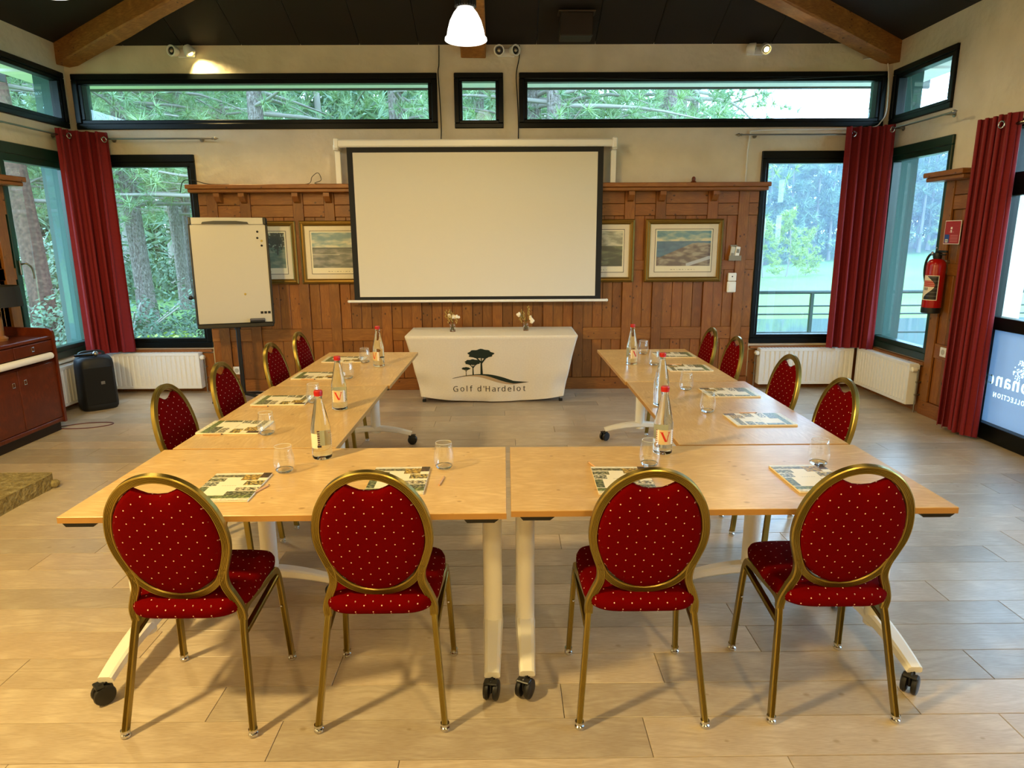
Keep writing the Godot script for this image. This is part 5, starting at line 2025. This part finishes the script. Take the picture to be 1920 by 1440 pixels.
func left_corner() -> void:
	# flip chart: the board is turned a little towards the tables and leans back
	var o := thing("flip_chart", "white flip chart easel with black rims on a black pole stand", "flip chart", T(Vector3(-2.70, 0, -6.66), 0.30))
	var tilt := Transform3D(Basis(Vector3(1, 0, 0), -0.05), Vector3(0, 0.79, 0.10))
	part(o, "board", bxm(Vector3(0.68, 0.99, 0.016), 0.004, Vector3(0, 0.51, 0)), M.board, tilt)
	for s in [-1, 1]:
		part(o, "side_rim", bxm(Vector3(0.02, 1.03, 0.03), 0.005, Vector3(s * 0.348, 0.515, 0.002)), M.black, tilt)
	part(o, "pen_tray", bxm(Vector3(0.70, 0.045, 0.07), 0.008, Vector3(0, 0.0, 0.025)), M.black, tilt)
	part(o, "paper_clamp", bxm(Vector3(0.66, 0.065, 0.018), 0.005, Vector3(0, 1.0, 0.016)), M.board, tilt)
	var gm := MB.new()
	gm.prism(PackedVector2Array([Vector2(-0.21, 0.0), Vector2(-0.20, 0.018), Vector2(-0.1, 0.028), Vector2(0.1, 0.028), Vector2(0.20, 0.018), Vector2(0.21, 0.0)]), 0.0, 0.02)
	part(o, "clamp_grip", gm.done(), M.black, tilt * T(Vector3(-0.02, 0.972, 0.022)))
	for s in [-1, 1]:
		part(o, "corner_cap", bxm(Vector3(0.03, 0.07, 0.035), 0.006, Vector3(s * 0.335, 1.0, 0.016)), M.black, tilt)
	var pm := MB.new()
	pm.tube([Vector3(0, 0.06, 0), Vector3(0, 0.78, 0.03)], 0.022, 14)
	part(o, "pole", pm.done(), M.black)
	pm = MB.new()
	pm.tube([Vector3(0, 0.70, 0.026), Vector3(0, 1.4, 0.045)], 0.017, 12)
	pm.box(Vector3(0, 1.2, 0.055), Vector3(0.2, 0.06, 0.03), 0.005)
	part(o, "inner_pole", pm.done(), M.steel)
	pm = MB.new()
	pm.cyl(Vector3(0, 0.74, 0.03), Vector3(0, 0.79, 0.032), 0.03, 14)
	pm.cyl(Vector3(-0.02, 0.765, 0.03), Vector3(-0.075, 0.765, 0.03), 0.012, 10)
	part(o, "height_clamp", pm.done(), M.black)
	pm = MB.new()
	pm.ball(Vector3(-0.39, 0.28, 0.0), Vector3(0.022, 0.022, 0.022), 6)
	pm.cyl(Vector3(-0.34, 0.27, 0), Vector3(-0.39, 0.28, 0.0), 0.008)
	part(o, "side_knob", pm.done(), M.black, tilt)
	for k in 5:
		var a := TAU * k / 5 + 0.5
		var lm := MB.new()
		lm.sweep([Vector3(cos(a) * 0.02, 0.075, sin(a) * 0.02), Vector3(cos(a) * 0.15, 0.05, sin(a) * 0.15), Vector3(cos(a) * 0.30, 0.018, sin(a) * 0.30)], [Vector2(-0.02, -0.012), Vector2(0.02, -0.012), Vector2(0.014, 0.014), Vector2(-0.014, 0.014)], Vector3.UP, false, true, true, [1.0, 0.9, 0.7])
		var lg := part(o, "leg", lm.done(), M.black)
		var fm := MB.new()
		fm.cyl(Vector3(cos(a) * 0.29, 0.0, sin(a) * 0.29), Vector3(cos(a) * 0.29, 0.014, sin(a) * 0.29), 0.015, 12)
		part(lg, "foot", fm.done(), M.soft_black)
	var stick := MB.new()
	for i in 3:
		stick.box(Vector3(0.245 + 0.034 * i, 0.115, 0.0087), Vector3(0.026, 0.024, 0.0008))
	part(o, "stickers", stick.done(), M.soft_black, tilt)
	# magnets and a wiper on it
	var at: Transform3D = o.transform * tilt
	var mags := [[0.262, 0.90, "black", "topmost black round magnet on the flip chart"], [0.258, 0.84, "black", "second black round magnet on the flip chart"], [0.296, 0.812, "yellow", "yellow round magnet among the black ones on the flip chart"], [0.293, 0.767, "black", "lowest black round magnet on the flip chart"], [0.105, 0.30, "yellow", "single yellow round magnet low on the flip chart"]]
	for g in mags:
		var mm := MB.new()
		mm.lathe([Vector2(0, 0), Vector2(0.0105, 0), Vector2(0.0105, 0.004), Vector2(0.008, 0.007), Vector2(0, 0.007)], 16)
		var mo := part(self, numbered("round_magnet"), mm.done(), M.soft_black if g[2] == "black" else mat(hexc("b59a3a"), 0.5), at * Transform3D(Basis(Vector3(1, 0, 0), PI / 2), Vector3(g[0], g[1], 0.0085)))
		tag(mo, g[3], "magnet", "round magnets on the flip chart")
	var wp := thing("board_wiper", "grey board wiper lying in the flip chart tray", "eraser", at * T(Vector3(0.20, 0.042, 0.035)))
	part(wp, "handle", bxm(Vector3(0.14, 0.022, 0.045), 0.006, Vector3(0, 0.008, 0)), mat(hexc("58585e"), 0.6))
	part(wp, "felt", bxm(Vector3(0.138, 0.014, 0.043), 0.002, Vector3(0, -0.01, 0)), M.soft_black)
	# sideboard, its front facing the tables
	var sb := thing("sideboard", "reddish mahogany sideboard with drawers over two doors", "sideboard", T(Vector3(-4.09, 0, -5.18), PI / 2))
	# local: x along -z ... width 0.96, depth 0.46, front at +z
	part(sb, "plinth", bxm(Vector3(0.90, 0.09, 0.40), 0.004, Vector3(0, 0.045, -0.01)), mat(hexc("1a0a05"), 0.6))
	part(sb, "body", bxm(Vector3(0.93, 0.535, 0.42), 0.004, Vector3(0, 0.352, -0.012)), M.mah[1])
	part(sb, "drawer_box", bxm(Vector3(0.93, 0.10, 0.42), 0.004, Vector3(0, 0.745, -0.012)), M.mah[1])
	part(sb, "niche_back", bxm(Vector3(0.93, 0.08, 0.30), 0, Vector3(0, 0.655, -0.08)), mat(hexc("2a0e06"), 0.7))
	part(sb, "table_top", bxm(Vector3(0.93, 0.03, 0.44), 0.006, Vector3(0, 0.815, 0.0)), M.mah[0])
	part(sb, "back_board", bxm(Vector3(0.96, 0.10, 0.02), 0.006, Vector3(0, 0.86, -0.215)), M.mah[0])
	for s in [-1, 1]:
		var pm2 := MB.new()
		pm2.prism(PackedVector2Array([Vector2(-0.225, 0.07), Vector2(0.228, 0.07), Vector2(0.228, 0.845), Vector2(0.222, 0.868), Vector2(0.205, 0.884), Vector2(0.18, 0.89), Vector2(-0.225, 0.905)]), -0.014, 0.014, Transform3D(Basis(Vector3(0, 0, 1), Vector3(0, 1, 0), Vector3(-1, 0, 0)), Vector3(s * 0.468, 0, 0)))
		part(sb, "side_panel", pm2.done(), M.mah[0])
		var dr := part(sb, "door", bxm(Vector3(0.448, 0.49, 0.02), 0.004, Vector3(s * 0.2265, 0.365, 0.208)), M.mah[0])
		knob(dr, Vector3(s * 0.065, 0.505, 0.218))
		var dw := part(sb, "drawer", bxm(Vector3(0.448, 0.095, 0.02), 0.004, Vector3(s * 0.2265, 0.745, 0.208)), M.mah[1])
		knob(dw, Vector3(s * 0.205, 0.748, 0.218))
	part(sb, "bottom_rail", bxm(Vector3(0.93, 0.035, 0.025), 0.004, Vector3(0, 0.098, 0.205)), M.mah[0])
	var roll := MB.new()
	var ax := Basis(Vector3(0, 1, 0), Vector3(1, 0, 0), Vector3(0, 0, 1))
	roll.lathe([Vector2(0.012, -0.36), Vector2(0.027, -0.36), Vector2(0.028, -0.355), Vector2(0.028, 0.355), Vector2(0.027, 0.36), Vector2(0.012, 0.36)], 22, Transform3D(Basis(Vector3(0, -1, 0), Vector3(1, 0, 0), Vector3(0, 0, 1)), Vector3.ZERO))
	var ro := part(self, numbered("paper_roll"), roll.done(), mat(hexc("f0ebe0"), 0.7), T(Vector3(-3.855, 0.6685, -5.21), PI / 2))
	tag(ro, "long white roll of paper in the slot of the sideboard", "paper roll")
	# lamp on the sideboard, only its rim in view
	var lp := thing("table_lamp", "table lamp with black drum shade at the edge of the picture", "lamp", T(Vector3(-4.09, 0.8305, -5.32)))
	var lm2 := MB.new()
	lm2.lathe([Vector2(0, 0), Vector2(0.07, 0), Vector2(0.075, 0.02), Vector2(0.05, 0.04), Vector2(0.055, 0.16), Vector2(0.04, 0.21), Vector2(0.012, 0.24), Vector2(0.012, 0.33), Vector2(0, 0.33)], 24)
	part(lp, "base", lm2.done(), mat(hexc("8a5a28"), 0.4))
	lm2 = MB.new()
	lm2.lathe([Vector2(0.205, 0.275), Vector2(0.21, 0.275), Vector2(0.20, 0.435), Vector2(0.195, 0.435), Vector2(0.205, 0.275)], 40)
	lm2.cyl(Vector3(-0.195, 0.33, 0), Vector3(0.195, 0.33, 0), 0.003, 6)
	part(lp, "shade", lm2.done(), M.soft_black)
	# loudspeaker
	var sp := thing("loudspeaker", "black upright portable loudspeaker on the floor by the corner curtain", "loudspeaker", T(Vector3(-4.03, 0, -6.40), 0.75))
	var prof := []
	for i in 32:
		var a := TAU * i / 32
		prof.append(Vector2(signf(cos(a)) * pow(absf(cos(a)), 0.55) * 0.165, signf(sin(a)) * pow(absf(sin(a)), 0.6) * 0.14))
	var bm := MB.new()
	var sc := [[0.0, 0.9], [0.025, 0.98], [0.06, 1.0], [0.44, 0.97], [0.48, 0.94], [0.51, 0.84], [0.52, 0.7]]
	for k in sc.size() - 1:
		for i in 32:
			var j := (i + 1) % 32
			bm.smooth(1)
			var q := []
			for w in [[i, k], [j, k], [j, k + 1], [i, k + 1]]:
				var p: Vector2 = prof[w[0]] * sc[w[1]][1]
				q.append(Vector3(p.x, sc[w[1]][0], p.y))
			bm.face(q, q[0] - Vector3(0, 0.26, 0))
	var capp := []
	for p in prof:
		capp.append(Vector3(p.x * 0.7, 0.52, p.y * 0.7))
	bm.flat()
	bm.face(capp, Vector3.UP)
	part(sp, "cabinet", bm.done(), mat(hexc("090b10"), 0.6))
	part(sp, "grille", bxm(Vector3(0.25, 0.36, 0.012), 0.005, Vector3(0, 0.24, 0.139)), mat(hexc("08080a"), 0.9))
	part(sp, "badge", bxm(Vector3(0.035, 0.03, 0.004), 0.002, Vector3(0.03, 0.27, 0.147)), M.steel)
	var hm := MB.new()
	hm.sweep(bez([Vector3(-0.10, 0.50, -0.05), Vector3(-0.085, 0.55, -0.05), Vector3(0.085, 0.55, -0.05), Vector3(0.10, 0.50, -0.05)], 5), [Vector2(-0.012, -0.02), Vector2(0.012, -0.02), Vector2(0.012, 0.02), Vector2(-0.012, 0.02)], Vector3(0, 0, 1))
	part(sp, "handle", hm.done(), M.black)
	var mic := thing("microphone", "grey-headed microphone lying on top of the loudspeaker", "microphone", T(Vector3(-4.03, 0.5215, -6.33), 0.35))
	var mm2 := MB.new()
	mm2.ball(Vector3(0.065, 0.026, 0), Vector3(0.026, 0.026, 0.026), 8)
	part(mic, "head", mm2.done(), M.steel)
	mm2 = MB.new()
	mm2.tube([Vector3(0.045, 0.024, 0), Vector3(-0.11, 0.014, 0)], 0.02, 12, false, [1.0, 0.6])
	part(mic, "handle", mm2.done(), M.black)
	var cm := MB.new()
	for k in 4:
		var ring := []
		for i in 26:
			var a := TAU * i / 26
			ring.append(Vector3(-4.09 + cos(a) * (0.055 + 0.008 * k), 0.5265 + 0.008 * k, -6.44 + sin(a) * 0.04))
		cm.tube(ring, 0.0045, 6, true)
	var co := part(self, numbered("microphone_cable"), cm.done(), M.soft_black)
	tag(co, "black cable coiled on top of the loudspeaker", "cable")
	cable("dark red cable looping on the floor beside the sideboard", [Vector3(-3.98, 0.004, -5.70), Vector3(-3.8, 0.004, -5.82), Vector3(-3.6, 0.004, -5.84), Vector3(-3.55, 0.004, -5.77), Vector3(-3.66, 0.004, -5.67), Vector3(-3.85, 0.004, -5.64), Vector3(-4.0, 0.004, -5.655)], 0.004, mat(hexc("5a1a22"), 0.5))
	# hearth slab
	var hs := thing("hearth", "thick tan stone hearth slab at the edge of the floor", "hearth", T(Vector3(-3.70, 0, -3.3)))
	var r := RandomNumberGenerator.new()
	r.seed = 2
	var poly := PackedVector2Array()
	for q in [[-0.655, 0.95], [0.64, 0.955], [0.655, 0.93], [0.662, 0.88], [0.648, 0.6], [0.656, 0.2], [0.646, -0.3], [0.655, -0.95], [-0.655, -0.95]]:
		poly.append(Vector2(q[0], q[1]))
	var sm := MB.new()
	sm.prism(poly, 0.0, 0.098, Transform3D(Basis(Vector3(1, 0, 0), Vector3(0, 0, -1), Vector3(0, 1, 0)), Vector3.ZERO))
	part(hs, "slab", sm.done(), M.stone)
	part(hs, "corner_chip", bxm(Vector3(0.05, 0.05, 0.06), 0.015, Vector3(0.665, 0.027, -0.93)), M.stone)


func knob(parent: Node3D, at: Vector3) -> void:
	var m := MB.new()
	for s in [-1, 1]:
		m.box(Vector3(s * 0.013, 0, 0.004), Vector3(0.004, 0.034, 0.008), 0.001)
		m.box(Vector3(0, s * 0.017, 0.004), Vector3(0.03, 0.004, 0.008), 0.001)
	part(parent, "pull", m.done(), M.chrome, T(at))


# ---------------------------------------------------------------- outside

func ground_y(x: float, z: float) -> float:
	var garden := -0.35 - 0.02 * (z + 8.0) * 0.0
	var bank := -1.75
	var far := -1.15 + 1.5 * smoothstep(18.0, 44.0, x + (z + 60.0) * 0.2) * smoothstep(-38.0, -64.0, z) + 0.9 * smoothstep(-62.0, -80.0, z)
	var right := lerpf(garden, bank, smoothstep(-9.3, -11.5, z))
	right = lerpf(right, far, smoothstep(-22.0, -27.0, z))
	return lerpf(garden + 0.35 * smoothstep(-14.0, -40.0, z), right, smoothstep(-1.0, 4.0, x))


class Blades:
	var v := PackedVector3Array()
	var n := PackedVector3Array()
	var c := PackedColorArray()

	func tuft(at: Vector3, axis: Vector3, count: int, length: float, width: float, col: Color, r: RandomNumberGenerator, spread := 1.0) -> void:
		for i in count:
			var d := (axis + Vector3(r.randf_range(-1, 1), r.randf_range(-1, 1), r.randf_range(-1, 1)) * spread).normalized()
			var s := d.cross(Vector3(r.randf_range(-1, 1), r.randf_range(-1, 1), r.randf_range(-1, 1))).normalized() * width * 0.5
			var l := length * r.randf_range(0.7, 1.2)
			var nn := (d * 0.4 + s.cross(d).normalized()).normalized()
			v.append_array([at - s, at + d * l, at + s])
			n.append_array([nn, nn, nn])
			var k := r.randf_range(0.8, 1.2)
			var cc := Color(col.r * k, col.g * k, col.b * k)
			c.append_array([cc, cc, cc])

	func leaf(at: Vector3, size: float, col: Color, r: RandomNumberGenerator, out: Vector3) -> void:
		var nn := (out + Vector3(r.randf_range(-1, 1), r.randf_range(-0.3, 1), r.randf_range(-1, 1)) * 0.8).normalized()
		var a := nn.cross(Vector3(r.randf_range(-1, 1), r.randf_range(-1, 1), r.randf_range(-1, 1))).normalized() * size
		var b := nn.cross(a).normalized() * size * 0.5
		v.append_array([at - a, at + b, at + a, at - a, at + a, at - b])
		n.append_array([nn, nn, nn, nn, nn, nn])
		var k := r.randf_range(0.75, 1.25)
		var cc := Color(col.r * k, col.g * k, col.b * k)
		for i in 6:
			c.append(cc)

	func done() -> ArrayMesh:
		var a := []
		a.resize(Mesh.ARRAY_MAX)
		a[Mesh.ARRAY_VERTEX] = v
		a[Mesh.ARRAY_NORMAL] = n
		a[Mesh.ARRAY_COLOR] = c
		var m := ArrayMesh.new()
		m.add_surface_from_arrays(Mesh.PRIMITIVE_TRIANGLES, a)
		return m


func trunk_mesh(h: float, r0: float, sd: int, lean := 0.3) -> ArrayMesh:
	var r := RandomNumberGenerator.new()
	r.seed = sd
	var pts := []
	var tp := []
	for i in 12:
		var t := i / 11.0
		pts.append(Vector3(lean * t + 0.08 * sin(t * 5.0 + sd), h * t, 0.1 * sin(t * 4.0 + sd * 2.0)))
		tp.append(lerpf(1.0, 0.3, t) * (1.25 if i == 0 else 1.0))
	var m := MB.new()
	m.tube(pts, r0, 14, false, tp)
	return m.done()


# A pine's branches and needles between two heights.
func pine_parts(sd: int, h0: float, h1: float, reach: float, branches: int, per: int, blades: int, length: float, width: float, col: Color) -> Array:
	var r := RandomNumberGenerator.new()
	r.seed = sd
	var wood := MB.new()
	var f := Blades.new()
	for i in branches:
		var t := (i + r.randf()) / branches
		var y := lerpf(h0, h1, t)
		var a := r.randf() * TAU
		var l := reach * (1.0 - 0.65 * t) * r.randf_range(0.6, 1.1)
		var out := Vector3(cos(a), 0, sin(a))
		var p0 := Vector3(0, y, 0)
		var p1 := p0 + out * l * 0.55 + Vector3(0, r.randf_range(-0.15, 0.25), 0)
		var p2 := p0 + out * l + Vector3(r.randf_range(-0.3, 0.3), r.randf_range(-0.5, 0.35), r.randf_range(-0.3, 0.3))
		var pts := bez([p0, p1, p2], 3)
		wood.tube(pts, 0.012 + 0.012 * l, 5, false, [1.0, 0.9, 0.8, 0.65, 0.5, 0.35, 0.2])
		for k in per:
			var s := lerpf(0.35, 1.05, (k + r.randf()) / per)
			var q := p0.lerp(p1, s * 2.0) if s < 0.5 else p1.lerp(p2, s * 2.0 - 1.0)
			q += Vector3(r.randf_range(-1, 1), r.randf_range(-0.6, 0.6), r.randf_range(-1, 1)) * l * 0.2
			var tint := col.lerp(Color(col.r * 1.5, col.g * 1.35, col.b * 0.9), r.randf() * 0.6)
			f.tuft(q, out * 0.6 + Vector3(0, 0.25, 0), blades, length, width, tint, r)
	return [wood.done(), f.done()]


func outdoors() -> void:
	var bark := mottled(mat(hexc("a59a92"), 0.95), noise_tex(0.03, Color(0.5, 0.46, 0.43), Color(1, 1, 1), 256, 31, 5), 0.6, noise_tex(0.05, Color.WHITE, Color.WHITE, 256, 32, 5, true, 16.0), 1.0)
	bark.uv1_scale = Vector3(3.0, 0.8, 3.0)
	var red_bark := mottled(mat(hexc("7d5a48"), 0.95), noise_tex(0.03, Color(0.5, 0.46, 0.43), Color(1, 1, 1), 256, 33, 5), 0.6)
	var twig := mat(hexc("8f877c"), 0.9)
	var needle := mat(Color.WHITE, 0.7)
	needle.vertex_color_use_as_albedo = true
	needle.backlight_enabled = true
	needle.backlight = Color(0.7, 0.75, 0.5)
	# ground
	var gm := MB.new()
	gm.smooth(1)
	var xs := []
	var zs := []
	for i in 61:
		xs.append(lerpf(-75.0, 110.0, i / 60.0))
	for i in 61:
		zs.append(lerpf(-7.45, -125.0, pow(i / 60.0, 1.5)))
	for i in 60:
		for j in 60:
			var q := []
			for w in [[i, j], [i + 1, j], [i + 1, j + 1], [i, j + 1]]:
				q.append(Vector3(xs[w[0]], ground_y(xs[w[0]], zs[w[1]]), zs[w[1]]))
			gm.face(q, Vector3.UP)
	gm.face([Vector3(-75, -0.35, -7.45), Vector3(XL - 0.3, -0.35, -7.45), Vector3(XL - 0.3, -0.35, 20), Vector3(-75, -0.35, 20)], Vector3.UP)
	gm.face([Vector3(110, -0.35, -7.45), Vector3(XR + 0.3, -0.35, -7.45), Vector3(XR + 0.3, -0.35, 20), Vector3(110, -0.35, 20)], Vector3.UP)
	var lawn := mottled(mat(hexc("6f8f48"), 0.9), noise_tex(0.008, Color(0.8, 0.86, 0.8), Color(1, 1, 1), 512, 40, 5), 40.0)
	var gr := part(self, "lawn", gm.done(), lawn)
	tag(gr, "mown golf lawn rising to the forest edge", "", "", "structure")
	var water := mat(hexc("55655c"), 0.06)
	var wm := MB.new()
	wm.box(Vector3(24, -1.32, -17.2), Vector3(44, 0.1, 13.0))
	var po := part(self, "pond", wm.done(), water)
	tag(po, "still grey-green pond beyond the terrace railing", "", "", "structure")
	var tr := part(self, "terrace", bxm(Vector3(13.0, 0.25, 1.75), 0.01, Vector3(7.0, -0.225, -8.3)), mat(hexc("b9bcb4"), 0.8))
	tag(tr, "pale terrace outside the golf-lawn window", "", "", "structure")
	var tr2 := part(self, "terrace_side", bxm(Vector3(2.6, 0.25, 12.0), 0.01, Vector3(XR + 0.3 + 1.3, -0.225, -1.4)), mat(hexc("b9bcb4"), 0.8))
	tag(tr2, "pale terrace outside the glazed door", "", "", "structure")
	# railing
	var rl := thing("railing", "dark green tubular terrace railing outside the golf-lawn window", "railing", T(Vector3(0, -0.1, -8.95)))
	for q in [[0.985, 0.026], [0.80, 0.012], [0.69, 0.012], [0.44, 0.016]]:
		var m := MB.new()
		m.cyl(Vector3(0.6, q[0], 0), Vector3(13.4, q[0], 0), q[1], 10)
		part(rl, "rail", m.done(), M.green)
	for k in 8:
		var m := MB.new()
		m.box(Vector3(0.75 + 1.68 * k, 0.49, 0), Vector3(0.045, 0.98, 0.045), 0.004)
		part(rl, "post", m.done(), M.green)
	# brick pillar under the eaves
	var pl := thing("brick_pillar", "red brick pillar outside the glazed door", "pillar", T(Vector3(4.775, -0.1, -6.695)))
	part(pl, "core", bxm(Vector3(0.43, 3.38, 0.43), 0, Vector3(0, 1.69, 0)), M.mortar)
	var br := []
	br.append(bxm(Vector3(0.215, 0.062, 0.1), 0.004))
	br.append(bxm(Vector3(0.1, 0.062, 0.215), 0.004))
	for k in 46:
		var y := 0.036 + 0.0735 * k
		var odd := k % 2 == 0
		for x in ([-0.1125, 0.1125] if odd else [-0.165, 0.0, 0.165]):
			var b: ArrayMesh = bxm(Vector3(0.215 if odd else 0.205 if x == 0.0 else 0.105, 0.062, 0.1), 0.004) if not odd else br[0]
			part(pl, "brick", b, M.brick[rng.randi() % 4], T(Vector3(x, y, 0.175 + rng.randf_range(-0.003, 0.003))))
		for z in ([-0.165, 0.0] if odd else [-0.1125, 0.1125]):
			part(pl, "brick", br[1] if not odd or z == 0.0 else bxm(Vector3(0.1, 0.062, 0.105), 0.004), M.brick[rng.randi() % 4], T(Vector3(-0.175 + rng.randf_range(-0.003, 0.003), y, z)))
	# near pines
	var green := Color(0.22, 0.33, 0.20)
	var kinds := []
	for k in 3:
		kinds.append(pine_parts(60 + k, 2.6, 10.5, 3.4, 64, 17, 22, 0.23, 0.015, green))
	var near := [
		[-7.75, -14.4, 0.19, 0, 0.5, bark, "grey-barked pine whose trunk fills the middle of the window by the flip chart"],
		[-8.95, -15.2, 0.17, 1, 0.2, bark, "pale pine trunk beside the corner curtain, seen through the window by the flip chart"],
		[-9.15, -19.0, 0.16, 2, 0.1, bark, "dark pine trunk behind the middle one in the window by the flip chart"],
		[-9.75, -20.6, 0.20, 0, 0.15, bark, "slim grey pine trunk nearest the flip chart edge of the window"],
		[-9.0, -19.4, 0.14, 1, 0.1, bark, "second slim grey pine trunk near the flip chart edge of the window"],
		[-8.05, -11.5, 0.20, 2, 0.3, red_bark, "reddish pine trunk seen through the window behind the loudspeaker"],
		[-4.6, -13.0, 0.18, 1, 0.2, bark, "pine whose branches fill the middle of the long clerestory window over the flip chart"],
		[-2.0, -13.8, 0.18, 2, 0.2, bark, "pine behind the small square clerestory window"],
		[0.6, -13.2, 0.18, 0, 0.2, bark, "pine behind the start of the clerestory window over the coast picture"],
		[3.3, -14.2, 0.18, 1, 0.2, bark, "pine with its outline against the sky over the coast picture"],
		[4.3, -17.0, 0.17, 2, 0.2, bark, "pine farthest along the clerestory window over the coast picture"],
		[0.8, -12.0, 0.16, 2, 0.2, bark, "slim pine close to the wall, low in the clerestory window over the coast picture"],
		[-0.7, -16.8, 0.17, 1, 0.2, bark, "pine set back between the two clerestory windows"],
		[5.3, -19.8, 0.17, 0, 0.2, bark, "pine at the edge of the open sky in the clerestory window"],
		[-7.0, -17.5, 0.16, 1, 0.2, bark, "pine standing behind the reddish one, its crown in the long clerestory window"],
		[-11.5, -13.5, 0.2, 0, 0.2, bark, "pine at the far side of the window behind the loudspeaker"],
		[-12.5, -9.5, 0.2, 2, 0.2, bark, "pine seen through the clerestory window over the sideboard"],
	]
	for q in near:
		var y := ground_y(q[0], q[1])
		var k := 1.5 if q[0] > 2.5 else 1.0
		var o := thing("pine_tree", q[6], "tree", Transform3D(Basis(Vector3.UP, rng.randf() * TAU).scaled(Vector3(1, k, 1)), Vector3(q[0], y, q[1])), "pines close to the house")
		part(o, "trunk", trunk_mesh(12.0, q[2], int(q[3]) + 3, q[4]), q[5])
		part(o, "branches", kinds[q[3]][0], twig)
		var c := part(o, "needles", kinds[q[3]][1], needle)
		tag(c, "", "", "", "stuff")
	# shrubs under them
	for q in [[-6.3, -11.0, 1.25, 1.5, Color(0.10, 0.17, 0.11), "dark glossy shrub under the pines outside the window by the flip chart"], [-7.6, -11.6, 1.35, 1.3, Color(0.13, 0.21, 0.12), "leafy green shrub under the pale pine trunk"], [-5.2, -10.0, 0.62, 0.7, Color(0.30, 0.38, 0.08), "low yellow-green shrub at the foot of the window by the flip chart"], [-8.9, -9.9, 1.1, 1.0, Color(0.20, 0.29, 0.13), "light green shrub outside the window behind the loudspeaker"], [-9.6, -13.0, 1.5, 1.5, Color(0.14, 0.22, 0.12), "tall shrub between the pine trunks"], [-13.5, -22.0, 2.6, 2.6, Color(0.14, 0.21, 0.13), "broad evergreen shrub far behind the trunks"], [-10.2, -23.0, 2.4, 2.4, Color(0.15, 0.23, 0.14), "broad light evergreen shrub far behind the middle trunk"], [-5.0, -12.4, 1.4, 1.4, Color(0.12, 0.19, 0.12), "dark shrub behind the yellow-green one"]]:
		var r := RandomNumberGenerator.new()
		r.seed = int(q[0] * -10)
		var f := Blades.new()
		for i in 3600:
			var d := Vector3(r.randf_range(-1, 1), r.randf_range(-0.1, 1), r.randf_range(-1, 1)).normalized()
			var k := 0.75 + 0.3 * sin(d.x * 7.0 + d.z * 5.0) * sin(d.y * 6.0)
			f.leaf(Vector3(d.x * q[3], d.y * q[2], d.z * q[3]) * k * r.randf_range(0.75, 1.08), 0.045 * maxf(1.0, q[2] * 0.8), q[4], r, d)
		var o := thing("shrub", q[5], "shrub", T(Vector3(q[0], ground_y(q[0], q[1]), q[1])), "shrubs under the pines")
		var sm := MB.new()
		for i in 7:
			var a := TAU * i / 7
			sm.tube([Vector3(0, -0.05, 0), Vector3(cos(a) * q[3] * 0.3, q[2] * 0.45, sin(a) * q[3] * 0.3), Vector3(cos(a) * q[3] * 0.6, q[2] * 0.7, sin(a) * q[3] * 0.6)], 0.014, 5)
		part(o, "stems", sm.done(), twig)
		tag(part(o, "leaves", f.done(), needle), "", "", "", "stuff")
	# forest: shared shapes, one tree each
	var far := []
	var tall := []
	for k in 4:
		far.append(pine_parts(80 + k, [1.6, 0.5, 3.2, 0.3][k], 11.0, 3.1, 38, 10, 9, 0.7, 0.12, Color(0.16, 0.25, 0.18)))
		tall.append(trunk_mesh(11.0, 0.16, k + 20, 0.2))
	var list := []
	for row in 3:
		var x := 12.0 + row * 0.7
		while x < 72.0:
			list.append([x + rng.randf_range(-0.5, 0.5), -62.0 - row * 4.5 - rng.randf() * 2.5, rng.randf_range(0.88, 1.1), 0])
			x += 2.0
	for row in 3:
		var x := -48.0
		while x < -6.0 + row * 6.0:
			list.append([x + rng.randf_range(-1, 1), -26.0 - row * 6.0 - rng.randf() * 3.0 - absf(x) * 0.05, rng.randf_range(1.0, 1.35), 1])
			x += 2.7
	var x2 := -8.0
	while x2 < 13.0:
		list.append([x2, -44.0 + rng.randf_range(-3, 3), rng.randf_range(1.3, 1.6), 1])
		x2 += 2.4
	for i in list.size():
		var q: Array = list[i]
		var k := i % 4
		var o := thing("forest_pine", "tall hazy pine in the forest edge beyond the golf lawn" if q[3] == 0 else "pine in the dense wood behind the trunks near the house", "tree", Transform3D(Basis(Vector3.UP, rng.randf() * TAU).scaled(Vector3.ONE * q[2]), Vector3(q[0], ground_y(q[0], q[1]), q[1])), "forest edge beyond the golf lawn" if q[3] == 0 else "dense wood behind the house")
		part(o, "trunk", tall[k], twig)
		tag(part(o, "needles", far[k][1], needle), "", "", "", "stuff")
	# younger light-green trees before the forest
	var young := pine_parts(95, 0.5, 4.6, 1.5, 30, 7, 9, 0.4, 0.08, Color(0.30, 0.40, 0.14))
	var yt := trunk_mesh(4.6, 0.07, 44, 0.1)
	for q in [[17.6, -46.0, 0.8], [19.4, -46.5, 0.95], [21.2, -47.5, 0.7], [15.5, -45.0, 0.7], [37.5, -58.0, 0.8]]:
		var o := thing("young_tree", "young light-green tree standing before the forest edge on the lawn", "tree", Transform3D(Basis(Vector3.UP, rng.randf() * TAU).scaled(Vector3.ONE * q[2]), Vector3(q[0], ground_y(q[0], q[1]), q[1])), "young light-green trees before the forest")
		part(o, "trunk", yt, twig)
		tag(part(o, "leaves", young[1], needle), "", "", "", "stuff")
	# damp air between the lawn and the forest
	var fog := FogVolume.new()
	fog.name = "haze"
	fog.size = Vector3(110, 46, 75)
	fog.position = Vector3(66, 18, -68)
	var fm := FogMaterial.new()
	fm.albedo = Color(0.80, 0.90, 1.0)
	fm.density = 0.0062
	fog.material = fm
	add_child(fog)
	tag(fog, "bluish haze hanging before the far forest", "haze", "", "stuff")
